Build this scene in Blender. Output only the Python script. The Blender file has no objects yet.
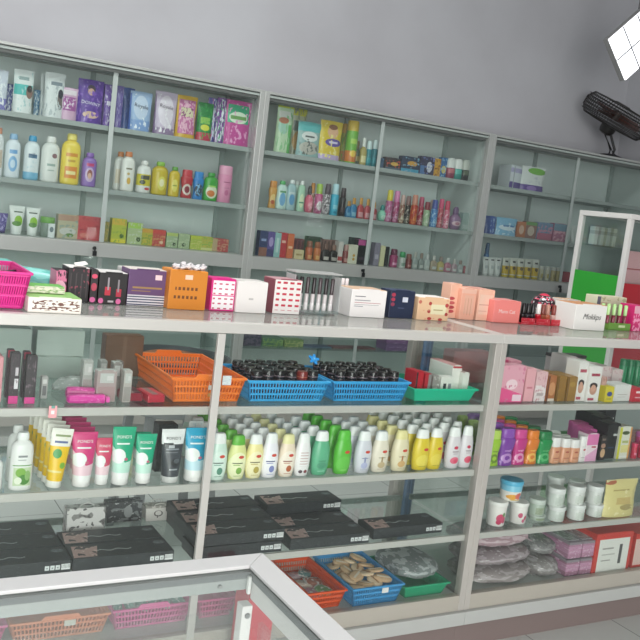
import bpy, bmesh, math, random
from mathutils import Vector, Matrix, Euler
random.seed(7)
SC = bpy.context.scene
COL = SC.collection
PI = math.pi
# ------------------------------------------------------------------ camera
F, YAW, PITCH, ROLL, H = 880.0, .5193, -.1246, .1195, 1.302
cy, sy, cp, sp, cr, sr = math.cos(YAW), math.sin(YAW), math.cos(PITCH), math.sin(PITCH), math.cos(ROLL), math.sin(ROLL)
FW = Vector((sy*cp, cy*cp, sp)); R0 = Vector((cy, -sy, 0)); U0 = R0.cross(FW)
RT = R0*cr + U0*sr; UP = R0*-sr + U0*cr
cam = bpy.data.objects.new('camera', bpy.data.cameras.new('camera')); COL.objects.link(cam)
cam.matrix_world = Matrix(((RT.x, UP.x, -FW.x, 0), (RT.y, UP.y, -FW.y, 0), (RT.z, UP.z, -FW.z, H), (0, 0, 0, 1)))
cam.data.sensor_width = 36; cam.data.lens = 36*F/640; cam.data.clip_start = .02
SC.camera = cam
def ray(x, y): return RT*((x-320)/F) - UP*((y-320)/F) + FW
def onY(x, y, Y): d = ray(x, y); return Vector((0, 0, H)) + d*(Y/d.y)
def onZ(x, y, Z): d = ray(x, y); return Vector((0, 0, H)) + d*((Z-H)/d.z)
def pix(p):
    v = Vector(p) - Vector((0, 0, H)); w = v.dot(FW)
    return 320 + F*v.dot(RT)/w, 320 - F*v.dot(UP)/w
# ------------------------------------------------------------------ materials
def lin(h):
    if not isinstance(h, str): return (h[0], h[1], h[2], 1)
    h = h.lstrip('#'); o = []
    if len(h) == 3: h = ''.join(c*2 for c in h)
    for i in (0, 2, 4):
        c = int(h[i:i+2], 16)/255
        o.append(c/12.92 if c <= .04045 else ((c+.055)/1.055)**2.4)
    return (*o, 1)
MATS = {}
def newmat(name):
    m = bpy.data.materials.new(name); m.use_nodes = True
    nt = m.node_tree; nt.nodes.clear()
    out = nt.nodes.new('ShaderNodeOutputMaterial')
    return m, nt, out
def mat(base, marks=(), rough=.4, metal=0, alpha=1, front=False, spec=.5, emit=None):
    key = (base, tuple(marks), rough, metal, alpha, front, spec, emit)
    if key in MATS: return MATS[key]
    m, nt, out = newmat('plastic'); N = nt.nodes.new; K = nt.links.new
    b = N('ShaderNodeBsdfPrincipled')
    b.inputs['Roughness'].default_value = rough; b.inputs['Metallic'].default_value = metal
    b.inputs['Specular IOR Level'].default_value = spec
    b.inputs['Base Color'].default_value = lin(base)
    if marks:
        tc = N('ShaderNodeTexCoord'); sep = N('ShaderNodeSeparateXYZ'); K(tc.outputs['Generated'], sep.inputs[0])
        def M(op, a, bb=None, c=None):
            n = N('ShaderNodeMath'); n.operation = op
            for i, v in enumerate((a, bb, c)):
                if v is None: continue
                if isinstance(v, (int, float)): n.inputs[i].default_value = v
                else: K(v, n.inputs[i])
            return n.outputs[0]
        fm = None
        if front:
            s2 = N('ShaderNodeSeparateXYZ'); K(tc.outputs['Normal'], s2.inputs[0]); fm = M('LESS_THAN', s2.outputs[1], -.5)
        cur = None
        for k in marks:
            k = (k[0],)+tuple(v for v in k[1:] if not isinstance(v, str))+tuple(v for v in k[1:] if isinstance(v, str))
            t = k[0]; X, Z = sep.outputs[0], sep.outputs[2]
            if t == 'r':      # rectangle x0 x1 z0 z1
                mask = M('MULTIPLY', M('COMPARE', X, (k[1]+k[2])/2, abs(k[2]-k[1])/2), M('COMPARE', Z, (k[3]+k[4])/2, abs(k[4]-k[3])/2))
            elif t == 'e':    # ellipse cx cz rx rz
                v = N('ShaderNodeVectorMath'); v.operation = 'MULTIPLY_ADD'; K(tc.outputs['Generated'], v.inputs[0])
                v.inputs[1].default_value = (1/k[3], 0, 1/k[4]); v.inputs[2].default_value = (-k[1]/k[3], 0, -k[2]/k[4])
                ln = N('ShaderNodeVectorMath'); ln.operation = 'LENGTH'; K(v.outputs[0], ln.inputs[0])
                mask = M('LESS_THAN', ln.outputs['Value'], 1.0)
            elif t == 'd':    # half plane z > a + b x
                mask = M('GREATER_THAN', M('SUBTRACT', Z, M('MULTIPLY', X, k[2])), k[1])
            elif t == 'b':    # half plane z < a + b x
                mask = M('LESS_THAN', M('SUBTRACT', Z, M('MULTIPLY', X, k[2])), k[1])
            elif t == 'n':    # printed flecks: scale threshold
                nz = N('ShaderNodeTexNoise'); nz.inputs['Scale'].default_value = k[1]; nz.inputs['Detail'].default_value = 1.5
                K(tc.outputs['Generated'], nz.inputs['Vector'])
                mask = M('GREATER_THAN', nz.outputs['Fac'], k[2])
                if len(k) > 4:
                    mask = M('MULTIPLY', mask, M('MULTIPLY', M('COMPARE', X, (k[3]+k[4])/2, abs(k[4]-k[3])/2), M('COMPARE', Z, (k[5]+k[6])/2, abs(k[6]-k[5])/2)))
            elif t == 'g':    # grid of small dashes nx nz fx fz
                gx = M('FRACT', M('MULTIPLY', X, k[1])); gz = M('FRACT', M('MULTIPLY', Z, k[2]))
                mask = M('MULTIPLY', M('COMPARE', gx, .5, k[3]/2), M('COMPARE', gz, .5, k[4]/2))
                if len(k) > 6:
                    mask = M('MULTIPLY', mask, M('MULTIPLY', M('COMPARE', X, (k[5]+k[6])/2, abs(k[6]-k[5])/2), M('COMPARE', Z, (k[7]+k[8])/2, abs(k[8]-k[7])/2)))
            if fm is not None: mask = M('MULTIPLY', mask, fm)
            mx = N('ShaderNodeMix'); mx.data_type = 'RGBA'
            K(mask, mx.inputs[0])
            if cur is None: mx.inputs[6].default_value = lin(base)
            else: K(cur, mx.inputs[6])
            mx.inputs[7].default_value = lin(k[-1]); cur = mx.outputs[2]
        K(cur, b.inputs['Base Color'])
    if emit:
        b.inputs['Emission Color'].default_value = lin(base); b.inputs['Emission Strength'].default_value = emit
    if alpha < 1:
        tr = N('ShaderNodeBsdfTransparent'); ms = N('ShaderNodeMixShader'); ms.inputs[0].default_value = alpha
        K(tr.outputs[0], ms.inputs[1]); K(b.outputs[0], ms.inputs[2]); K(ms.outputs[0], out.inputs[0])
    else: K(b.outputs[0], out.inputs[0])
    MATS[key] = m
    return m
def glass(tint, ior=1.45, haze=0, hazecol='c8d0cc'):
    key = ('glass', tint, ior, haze, hazecol)
    if key in MATS: return MATS[key]
    m, nt, out = newmat('glass'); N = nt.nodes.new; K = nt.links.new
    fr = N('ShaderNodeFresnel'); gm = N('ShaderNodeNewGeometry'); mr = N('ShaderNodeMapRange'); mr.inputs[3].default_value = ior; mr.inputs[4].default_value = 1/ior
    K(gm.outputs['Backfacing'], mr.inputs[0]); K(mr.outputs[0], fr.inputs[0])   # same reflectance entering and leaving the pane
    tr = N('ShaderNodeBsdfTransparent'); tr.inputs[0].default_value = lin(tint)
    gl = N('ShaderNodeBsdfGlossy'); gl.inputs['Roughness'].default_value = 0
    ms = N('ShaderNodeMixShader'); K(fr.outputs[0], ms.inputs[0]); K(tr.outputs[0], ms.inputs[1]); K(gl.outputs[0], ms.inputs[2])
    last = ms
    if haze:          # pale diffuse film mixed over the pane
        df = N('ShaderNodeBsdfDiffuse'); df.inputs[0].default_value = lin(hazecol)
        m2 = N('ShaderNodeMixShader'); m2.inputs[0].default_value = haze
        K(ms.outputs[0], m2.inputs[1]); K(df.outputs[0], m2.inputs[2]); last = m2
    K(last.outputs[0], out.inputs[0]); MATS[key] = m
    return m
# ------------------------------------------------------------------ mesh helpers
class MB:
    def __init__(s): s.v = []; s.f = []
    def box(s, x0, x1, y0, y1, z0, z1):
        b = len(s.v)
        s.v += [(x0,y0,z0),(x1,y0,z0),(x1,y1,z0),(x0,y1,z0),(x0,y0,z1),(x1,y0,z1),(x1,y1,z1),(x0,y1,z1)]
        s.f += [tuple(b+i for i in q) for q in ((0,3,2,1),(4,5,6,7),(0,1,5,4),(1,2,6,5),(2,3,7,6),(3,0,4,7))]
        return s
    def hexa(s, pts):
        b = len(s.v); s.v += [tuple(p) for p in pts]
        s.f += [tuple(b+i for i in q) for q in ((0,3,2,1),(4,5,6,7),(0,1,5,4),(1,2,6,5),(2,3,7,6),(3,0,4,7))]
        return s
    def bar(s, a, b, w, h=None):
        a, b = Vector(a), Vector(b); h = h or w
        d = (b-a).normalized(); u = Vector((0,0,1)) if abs(d.z) < .9 else Vector((0,1,0))
        r = d.cross(u).normalized()*w/2; t = r.cross(d).normalized()*h/2
        return s.hexa([a-r-t, a+r-t, b+r-t, b-r-t, a-r+t, a+r+t, b+r+t, b-r+t])
    def loft(s, rings, cap=True, closed=True):
        b = len(s.v); n = len(rings[0])
        for r in rings: s.v += [tuple(p) for p in r]
        for i in range(len(rings)-1):
            for j in range(n if closed else n-1):
                k = (j+1) % n
                s.f.append((b+i*n+j, b+i*n+k, b+(i+1)*n+k, b+(i+1)*n+j))
        if cap:
            s.f.append(tuple(b+j for j in reversed(range(n)))); s.f.append(tuple(b+(len(rings)-1)*n+j for j in range(n)))
        return s
    def tube(s, pts, r, n=8):
        pts = [Vector(p) for p in pts]; rings = []
        for i, p in enumerate(pts):
            d = (pts[min(i+1, len(pts)-1)] - pts[max(i-1, 0)]).normalized()
            u = Vector((0,0,1)) if abs(d.z) < .95 else Vector((0,1,0))
            a = d.cross(u).normalized(); c = a.cross(d).normalized()
            rings.append([p + a*r*math.cos(2*PI*k/n) + c*r*math.sin(2*PI*k/n) for k in range(n)])
        return s.loft(rings)
    def build(s, name, m, parent=None, smooth=False, bevel=0):
        me = bpy.data.meshes.new(name); me.from_pydata(s.v, [], s.f); 
        if bevel or s.f:
            bm = bmesh.new(); bm.from_mesh(me)
            if bevel: bmesh.ops.bevel(bm, geom=bm.edges[:], offset=bevel, segments=2, affect='EDGES', profile=.5, clamp_overlap=True)
            bmesh.ops.recalc_face_normals(bm, faces=bm.faces[:])
            bm.to_mesh(me); bm.free()
        if smooth:
            for p in me.polygons: p.use_smooth = True
            me.set_sharp_from_angle(angle=math.radians(42))
        me.materials.append(m)
        o = bpy.data.objects.new(name, me); COL.objects.link(o)
        if parent: o.parent = parent
        return o
def ring(rx, ry, z, e=2.0, n=18, cx=0, cyy=0):
    o = []
    for k in range(n):
        a = 2*PI*k/n; c, q = math.cos(a), math.sin(a)
        o.append((cx + rx*math.copysign(abs(c)**(2/e), c), cyy + ry*math.copysign(abs(q)**(2/e), q), z))
    return o
def tag(o, label, cat, group=None, kind=None):
    o['label'] = label; o['category'] = cat
    if group: o['group'] = group
    if kind: o['kind'] = kind
    return o
def thing(name, label, cat, loc, rz=0, group=None):
    o = bpy.data.objects.new(name, None); COL.objects.link(o); o.empty_display_size = .05
    o.location = loc; o.rotation_euler = (0, 0, rz)
    return tag(o, label, cat, group)
def copy_thing(src, loc, label, rz=None):
    r = src.copy(); COL.objects.link(r); r.location = loc; r['label'] = label
    if rz is not None: r.rotation_euler = (0, 0, rz)
    for ch in list(src.children):
        c = ch.copy(); COL.objects.link(c); c.parent = r
        for g in ch.children:
            d = g.copy(); COL.objects.link(d); d.parent = c
    return r
def structure(o): o['kind'] = 'structure'; return o
TXT = {}
def text(s, width, col, parent, loc, rot=(PI/2, 0, 0), height=None, depth=.0003, shear=0, name='lettering'):
    k = (s, shear)
    if k not in TXT:
        cu = bpy.data.curves.new('lettering', 'FONT'); cu.body = s; cu.align_x = 'CENTER'; cu.align_y = 'CENTER'; cu.resolution_u = 2; cu.shear = shear
        ob = bpy.data.objects.new('lettering', cu); COL.objects.link(ob)
        bpy.context.view_layer.update()
        dg = bpy.context.evaluated_depsgraph_get()
        me = bpy.data.meshes.new_from_object(ob.evaluated_get(dg)); bpy.data.objects.remove(ob)
        TXT[k] = me
    src = TXT[k]
    me = src.copy(); me.name = 'lettering'; xs = [v.co.x for v in me.vertices]; ys = [v.co.y for v in me.vertices]
    w, h = max(xs)-min(xs), max(ys)-min(ys); sx = width/w; sh = (height/h) if height else sx
    mx, my = (max(xs)+min(xs))/2, (max(ys)+min(ys))/2
    for v in me.vertices: v.co = Vector(((v.co.x-mx)*sx, (v.co.y-my)*sh, 0))
    bm = bmesh.new(); bm.from_mesh(me)
    r = bmesh.ops.extrude_face_region(bm, geom=bm.faces[:])
    bmesh.ops.translate(bm, verts=[e for e in r['geom'] if isinstance(e, bmesh.types.BMVert)], vec=(0, 0, depth))
    bm.to_mesh(me); bm.free()
    me.materials.clear(); me.materials.append(mat(col, rough=.5))
    o = bpy.data.objects.new(name, me); COL.objects.link(o); o.parent = parent; o.location = loc; o.rotation_euler = rot
    return o
# ------------------------------------------------------------------ placement from the surveyed shelf planes
class C: z = 0; Y = 0; g = None; lean = .015
def ctx(z, Y, g=None): C.z, C.Y, C.g = z, Y, g
def place(l, r, t, Y=None, z=None):
    """X centre, seen width (on plane Y), height, viewing angle"""
    Y = C.Y if Y is None else Y; z = C.z if z is None else z
    xc = (l+r)/2; X = onY(xc, t, Y).x
    for _ in range(4):
        b = pix((X, Y, z))[1]; X = onY(xc, (t+b)/2, Y).x
    s = abs(onY(r, (t+b)/2, Y).x - onY(l, (t+b)/2, Y).x)
    wpx = max((r-l) - C.lean*(b-t), .6*(r-l)); s *= wpx/(r-l)
    ht = onY(xc + .5*.12*(b-t), t, Y).z - z
    return X, s, max(ht, .008), math.atan2(X, Y)
PROF = {
 'lotion': ([(0,.86),(.02,.97),(.05,1),(.68,1),(.77,.93),(.83,.72),(.86,.46),(.885,.44)], [(.875,.5),(.89,.53),(.97,.5),(1,.42)], 2.4),
 'shampoo': ([(0,.74),(.015,.82),(.2,.95),(.42,1),(.6,.95),(.74,.8),(.785,.72)], [(.785,.73),(.8,.735),(.9,.68),(.965,.62),(1,.48)], 2.2),
 'spray': ([(0,.92),(.02,1),(.61,1),(.65,.92),(.67,.7)], [(.665,.76),(.68,.8),(.95,.76),(1,.6)], 2.0),
 'can': ([(0,.95),(.02,1),(.74,1),(.77,.9)], [(.76,.96),(.78,.97),(.97,.95),(1,.8)], 2.0),
 'stick': ([(0,.8),(.04,.95),(.3,1),(.48,1),(.52,.92)], [(.51,.97),(.55,.98),(.85,.92),(.96,.75),(1,.5)], 2.2),
 'perfume': ([(0,.9),(.04,1),(.5,1),(.6,.8),(.66,.4),(.7,.35)], [(.68,.45),(.7,.48),(.95,.46),(1,.35)], 2.6),
 'globe': ([(0,.6),(.05,.8),(.3,1),(.5,.95),(.62,.6),(.68,.35)], [(.66,.42),(.7,.46),(.9,.44),(1,.25)], 2.0),
 'foundation': ([(0,.92),(.02,1),(.6,1),(.64,.9)], [(.64,.86),(.66,.88),(.97,.86),(1,.8)], 3.0),
 'gel': ([(0,.82),(.02,.9),(.2,.8),(.35,.72),(.5,.9),(.7,1),(.76,.8)], [(.76,.78),(.78,.82),(.97,.8),(1,.7)], 2.6),
 'lip': ([(0,.95),(.02,1),(.45,1),(.47,.9)], [(.47,.94),(.5,.95),(.98,.95),(1,.85)], 3.5),
}
def bottle(shape, l, r, t, label, body, cap, marks=(), dr=.62, Y=None, name='bottle', cat='bottle', g=None, rz=0, alpha=1, rough=.3, pump=None, word=None, shrink=1.0, z=None):
    X, s, h, th = place(l, r, t, Y, z); Y = C.Y if Y is None else Y; z = C.z if z is None else z
    w = s*shrink*(math.cos(th) if dr > .9 else .96); d = w*dr
    o = thing(name, label, cat, (X, Y, z+.0004), rz, g or C.g)
    bp, cpf, e = PROF[shape]
    MB().loft([ring(w/2*q, d/2*q, h*p, e) for p, q in bp]).build('body', mat(body, tuple(marks), rough, alpha=alpha), o, True)
    c = MB().loft([ring(w/2*q, min(d/2*q, w/2*q) if shape != 'lotion' else w/2*q*min(1, dr*1.3), h*p, e) for p, q in cpf]).build('cap', mat(cap, rough=.35), o, True)
    if pump:
        pm = MB(); pm.tube([(0,0,h*.99),(0,0,h*1.1)], w*.06); pm.tube([(w*.1,0,h*1.1),(-w*.4,-d*.1,h*1.09)], w*.08)
        pm.build('nozzle', mat(pump), o, True)
    if word:
        text(word[0], w*word[1], word[3], o, (0, -d/2*1.0-.0008, h*word[2]))
    return o
def lab(c, x0=.12, x1=.88, z0=.2, z1=.62, c2=None):
    m = [('r', x0, x1, z0, z1, c)]
    if c2: m += [('r', x0+.12, x1-.12, z0+(z1-z0)*.62, z0+(z1-z0)*.8, c2), ('e', (x0+x1)/2, z0+(z1-z0)*.3, .16, (z1-z0)*.2, c2)]
    return m
def carton(l, r, t, label, body, marks=(), d=.05, Y=None, z=None, name='carton', cat='box', g=None, rz=0, flap=None, lean=0, alpha=1, rough=.45, front=True, shrink=.96, word=None, h=None):
    """printed carton whose FRONT face lies on plane Y"""
    Y = C.Y if Y is None else Y; z = C.z if z is None else z
    X, s, hh, th = place(l, r, t, Y, z); w = s*shrink; h = h or hh
    o = thing(name, label, cat, (X, Y+d/2, z+.0004), rz, g or C.g)
    bv = min(.0015, w*.06)
    MB().box(-w/2, w/2, -d/2, d/2, 0, h-.0012).build('carton_body', mat(body, tuple(marks), rough, alpha=alpha, front=front), o, False, bv)
    MB().box(-w*.3, w*.3, -d/2+.0004, -d/2+.0012, h-.0012, h+min(.0016, h*.02)).build('tuck_tab', mat(body, rough=rough, alpha=alpha), o, False)
    fl = MB(); fl.box(-w/2+.0012, w/2-.0012, -d/2+.0014, d/2-.001, h-.0012, h);
    fl.build('top_flap', mat(flap or body, rough=rough, alpha=alpha), o, False)
    if word:
        for wd in (word if isinstance(word, list) else [word]): text(wd[0], w*wd[1], wd[4], o, (w*wd[2], -d/2-.0006, h*wd[3]), shear=wd[5] if len(wd) > 5 else 0)
    return o
def pouch(l, r, t, label, body, marks=(), Y=None, z=None, g=None, rz=0, thick=.05, seal=None, name='refill_pouch', cat='pouch', word=None, rough=.28, tilt=.0):
    Y = C.Y if Y is None else Y; z = C.z if z is None else z
    X, s, h, th = place(l, r, t, Y, z); w = s*.96; thick = min(thick, w*.45)
    o = thing(name, label, cat, (X, Y, z+.0004), rz, g or C.g)
    rnd = random.Random(label); m = MB(); nx, nz = 10, 14; rings = []
    for i in range(nz+1):
        v = i/nz; prof = (1-v)**.55 if v > .05 else .93; q = []
        ww = w/2*(1 - .05*math.sin(PI*v)); fr = []; bk = []
        for j in range(nx+1):
            u = -1 + 2*j/nx; b = max(0, 1-u*u)**.5*prof*thick/2 + .0012
            wr = .0022*math.sin(9*u+rnd.random()*6)*math.sin(PI*v)*(.4+rnd.random())
            zz = v*h*(1 - (.02*u*u if v > .9 else 0)) - (0 if v > .1 else 0)
            fr.append((u*ww, -b+wr+tilt*v, zz)); bk.append((u*ww, b+tilt*v, zz))
        rings.append(fr + bk[::-1])
    m.loft(rings); m.build('pouch_body', mat(body, tuple(marks), rough), o, True)
    sl = MB().box(-w/2*.985, w/2*.985, -.0022+tilt, .0022+tilt, h*.93, h*.995); sl.build('top_seal', mat(seal or body, rough=rough), o, False, .0008)
    if word:
        for wd in (word if isinstance(word, list) else [word]):
            zz = wd[2]; text(wd[0], w*wd[1], wd[3], o, (wd[5] if len(wd) > 5 else 0, -thick/2*(1-zz)**.55-.0045+tilt*zz, h*zz), rot=(PI/2-.12, wd[4] if len(wd) > 4 else 0, 0))
    return o
def tubeof(l, r, t, label, body, cap, marks=(), Y=None, z=None, g=None, rz=0, name='squeeze_tube', word=None, capfrac=.13, alpha=1, crimp=None, lean=0):
    Y = C.Y if Y is None else Y; z = C.z if z is None else z
    X, s, h, th = place(l, r, t, Y, z); w = s*.95
    o = thing(name, label, 'tube', (X, Y, z+.0005+abs(math.sin(lean))*w*.36), rz, g or C.g); o.rotation_euler = (0, lean, rz)
    c0 = capfrac*h; rb = w*.36; rings = []
    for i in range(13):
        v = i/12; a = min(1, v*1.15); rx = rb*(1-a) + w/2*a; ry = max(rb*(1-v**1.1), .0012)
        rings.append(ring(rx, ry, c0*.9 + (h-c0*.9)*v, 2.2))
    MB().loft(rings).build('tube_body', mat(body, tuple(marks), .32, alpha=alpha), o, True)
    MB().loft([ring(rb*q, rb*q, p) for p, q in ((0,.93),(.002,1.0),(c0*.93,.985),(c0,.9))]).build('cap', mat(cap, rough=.35), o, True)
    MB().box(-w/2, w/2, -.0016, .0016, h*.955, h).build('crimp', mat(crimp or (marks[0][-1] if marks and marks[0][0] == 'd' else body), rough=.4), o, False, .0006)
    if word:
        zz = word[2]; v = (zz*h-c0*.9)/(h-c0*.9); text(word[0], w*word[1], word[3], o, (0, -max(rb*(1-v**1.1), .0012)-.0012, h*zz), rot=(PI/2-.13, 0, 0), height=word[4]*h if len(word) > 4 else None)
    return o
def jar(l, r, t, label, body, lid, marks=(), Y=None, z=None, g=None, name='cream_jar', taper=.92, lidfrac=.22, alpha=1, lidmarks=(), rz=0, cat='jar'):
    Y = C.Y if Y is None else Y; z = C.z if z is None else z
    X, s, h, th = place(l, r, t, Y, z); w = s*.95*math.cos(th)
    o = thing(name, label, cat, (X, Y, z+.0004), rz, g or C.g)
    R = w/2; lz = h*(1-lidfrac)
    MB().loft([ring(R*q, R*q, p, n=24) for p, q in ((0,taper*.93),(h*.03,taper),(lz*.96,.95),(lz,.93))]).build('jar_body', mat(body, tuple(marks), .3, alpha=alpha), o, True)
    MB().loft([ring(R*q, R*q, p, n=24) for p, q in ((lz-h*.02,.98),(lz,1),(h*.96,1),(h,.95))]).build('lid', mat(lid, tuple(lidmarks), .35, alpha=alpha if alpha < 1 else 1), o, True)
    return o
def basket(name, label, X0, X1, Y0, Y1, z, h, col, taper=.015, solid=False, tags=(), g=None, bump=True, cell=.008, cat='basket'):
    """open plastic tray: rim, four lattice sides, base"""
    cx, cyy = (X0+X1)/2, (Y0+Y1)/2; a, b = (X1-X0)/2, (Y1-Y0)/2; a2, b2 = a-taper, b-taper
    o = thing(name, label, cat, (cx, cyy, z+.0005), 0, g); m = mat(col, rough=.35)
    MB().box(-a2, a2, -b2, b2, 0, .003).build('base', m, o, False, .001)
    def P(sx, sy, v): return Vector((sx*(a2+(a-.003-a2)*v), sy*(b2+(b-.003-b2)*v), .001+(h-.004)*v))
    T = .003
    for (c0, c1) in (((-1,-1),(1,-1)), ((1,-1),(1,1)), ((1,1),(-1,1)), ((-1,1),(-1,-1))):
        s = MB(); L = (P(*c0, 1)-P(*c1, 1)).length; n = max(6, int(L/cell))
        if solid:
            q = [P(*c0,0),P(*c1,0),P(*c1,1),P(*c0,1)]; nrm = (q[1]-q[0]).cross(q[3]-q[0]).normalized()*T/2
            s.hexa([q[0]-nrm,q[1]-nrm,q[1]+nrm,q[0]+nrm,q[3]-nrm,q[2]-nrm,q[2]+nrm,q[3]+nrm])
            for k in range(1, 6): s.bar(P(*c0,.05).lerp(P(*c1,.05), k/6)-nrm*.8, P(*c0,.95).lerp(P(*c1,.95), k/6)-nrm*.8, T*.9, T)
        else:
            for k in range(n+1): s.bar(P(*c0,0).lerp(P(*c1,0), k/n), P(*c0,1).lerp(P(*c1,1), k/n), T if 0 < k < n else T*2, T)
            for v in (.06, .36, .66, .94): s.bar(P(*c0,v), P(*c1,v), T, T*1.6)
        s.build('side_panel', m, o, False)
    rm = MB(); w = .007
    rm.box(-a-w/2, a+w/2, -b-w/2, -b+w/2, h-.006, h); rm.box(-a-w/2, a+w/2, b-w/2, b+w/2, h-.006, h)
    rm.box(-a-w/2, -a+w/2, -b+w/2, b-w/2, h-.006, h); rm.box(a-w/2, a+w/2, -b+w/2, b-w/2, h-.006, h)
    rm.build('rim', m, o, False, .0015)
    if bump:
        for sy_ in (-1, 1):
            hd = MB(); q = a*.42
            hd.hexa([(-q,sy_*b-.0025,h-.002),(q,sy_*b-.0025,h-.002),(q,sy_*b+.0025,h-.002),(-q,sy_*b+.0025,h-.002),(-q*.8,sy_*b-.002,h+.009),(q*.8,sy_*b-.002,h+.009),(q*.8,sy_*b+.002,h+.009),(-q*.8,sy_*b+.002,h+.009)])
            hd.build('handle', m, o, False, .001)
    for (u, v, tw, th, tc) in tags:
        p = P(-1,-1,v).lerp(P(1,-1,v), u); MB().box(p.x-tw/2, p.x+tw/2, p.y-.003, p.y-.002, p.z-th/2, p.z+th/2).build('price_sticker', mat(tc, rough=.6), o)
    return o
# ================================================================== ROOM
YB = 4.93; XR = 5.25; XL = -2.6; ZC = 3.5; YF = -3.0
def wallmat():
    m, nt, out = newmat('painted plaster'); N = nt.nodes.new; K = nt.links.new
    b = N('ShaderNodeBsdfPrincipled'); b.inputs['Roughness'].default_value = .75
    tc = N('ShaderNodeTexCoord'); nz = N('ShaderNodeTexNoise'); nz.inputs['Scale'].default_value = 1.6; nz.inputs['Detail'].default_value = 6
    K(tc.outputs['Object'], nz.inputs['Vector'])
    rp = N('ShaderNodeValToRGB'); rp.color_ramp.elements[0].position = .3; rp.color_ramp.elements[1].position = .6
    rp.color_ramp.elements[0].color = lin('aeaeb3'); rp.color_ramp.elements[1].color = lin('b7b8bd')
    K(nz.outputs['Fac'], rp.inputs[0]); K(rp.outputs[0], b.inputs['Base Color'])
    n2 = N('ShaderNodeTexNoise'); n2.inputs['Scale'].default_value = 60; bp = N('ShaderNodeBump'); bp.inputs['Strength'].default_value = .06
    K(tc.outputs['Object'], n2.inputs['Vector']); K(n2.outputs['Fac'], bp.inputs['Height']); K(bp.outputs[0], b.inputs['Normal'])
    K(b.outputs[0], out.inputs[0]); return m
WM = wallmat()
def floormat():
    m, nt, out = newmat('white floor tile'); N = nt.nodes.new; K = nt.links.new
    b = N('ShaderNodeBsdfPrincipled'); b.inputs['Roughness'].default_value = .22
    tc = N('ShaderNodeTexCoord'); mp = N('ShaderNodeMapping'); mp.inputs['Location'].default_value = (-.06, -.15, 0)
    br = N('ShaderNodeTexBrick'); br.offset = 0; br.inputs['Scale'].default_value = 1; br.inputs['Brick Width'].default_value = .4; br.inputs['Row Height'].default_value = .4
    br.inputs['Mortar Size'].default_value = .0022; br.inputs['Mortar Smooth'].default_value = 0
    br.inputs['Color1'].default_value = lin('c6c9c5'); br.inputs['Color2'].default_value = lin('c1c4c0'); br.inputs['Mortar'].default_value = lin('8d8f8c')
    K(tc.outputs['Object'], mp.inputs[0]); K(mp.outputs[0], br.inputs['Vector']); K(br.outputs['Color'], b.inputs['Base Color']); K(b.outputs[0], out.inputs[0]); return m
structure(MB().box(XL, XR, YF, YB, -.1, 0).build('floor', floormat()))
structure(MB().box(XL, XR, YF, YB, ZC, ZC+.1).build('ceiling', mat('d8d8d8', rough=.8)))
structure(MB().box(XL-.1, XR+.1, YB, YB+.1, -.1, ZC+.1).build('wall_back', WM))
structure(MB().box(XR, XR+.1, YF, YB, -.1, ZC+.1).build('wall_right', WM))
structure(MB().box(XL-.1, XL, YF, YB, -.1, ZC+.1).build('wall_left', WM))
fw = MB(); fw.box(1.1, XR, YF-.1, YF, -.1, ZC+.1); fw.box(XL, 1.1, YF-.1, YF, 2.9, ZC+.1)
structure(fw.build('wall_front', WM))
# ================================================================== SHOP FITTINGS
ALU = mat('b4b0aa', rough=.38, metal=.25)
ALUW = mat('bebcb7', rough=.35, metal=.15)
ALUR = mat('acafac', rough=.34, metal=.3)
ALUD = mat('6f7472', rough=.5)
DARK = mat('23282a', rough=.5)
GF = glass('fbfdfc'); GS = glass('f4f9f7'); GD = glass('f8fbfa', haze=.025, hazecol='b4bebb'); GFG = glass('fafcfb', haze=.10); GTOP = glass('fafcfb', haze=.14, hazecol='d2ccc6')
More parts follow.
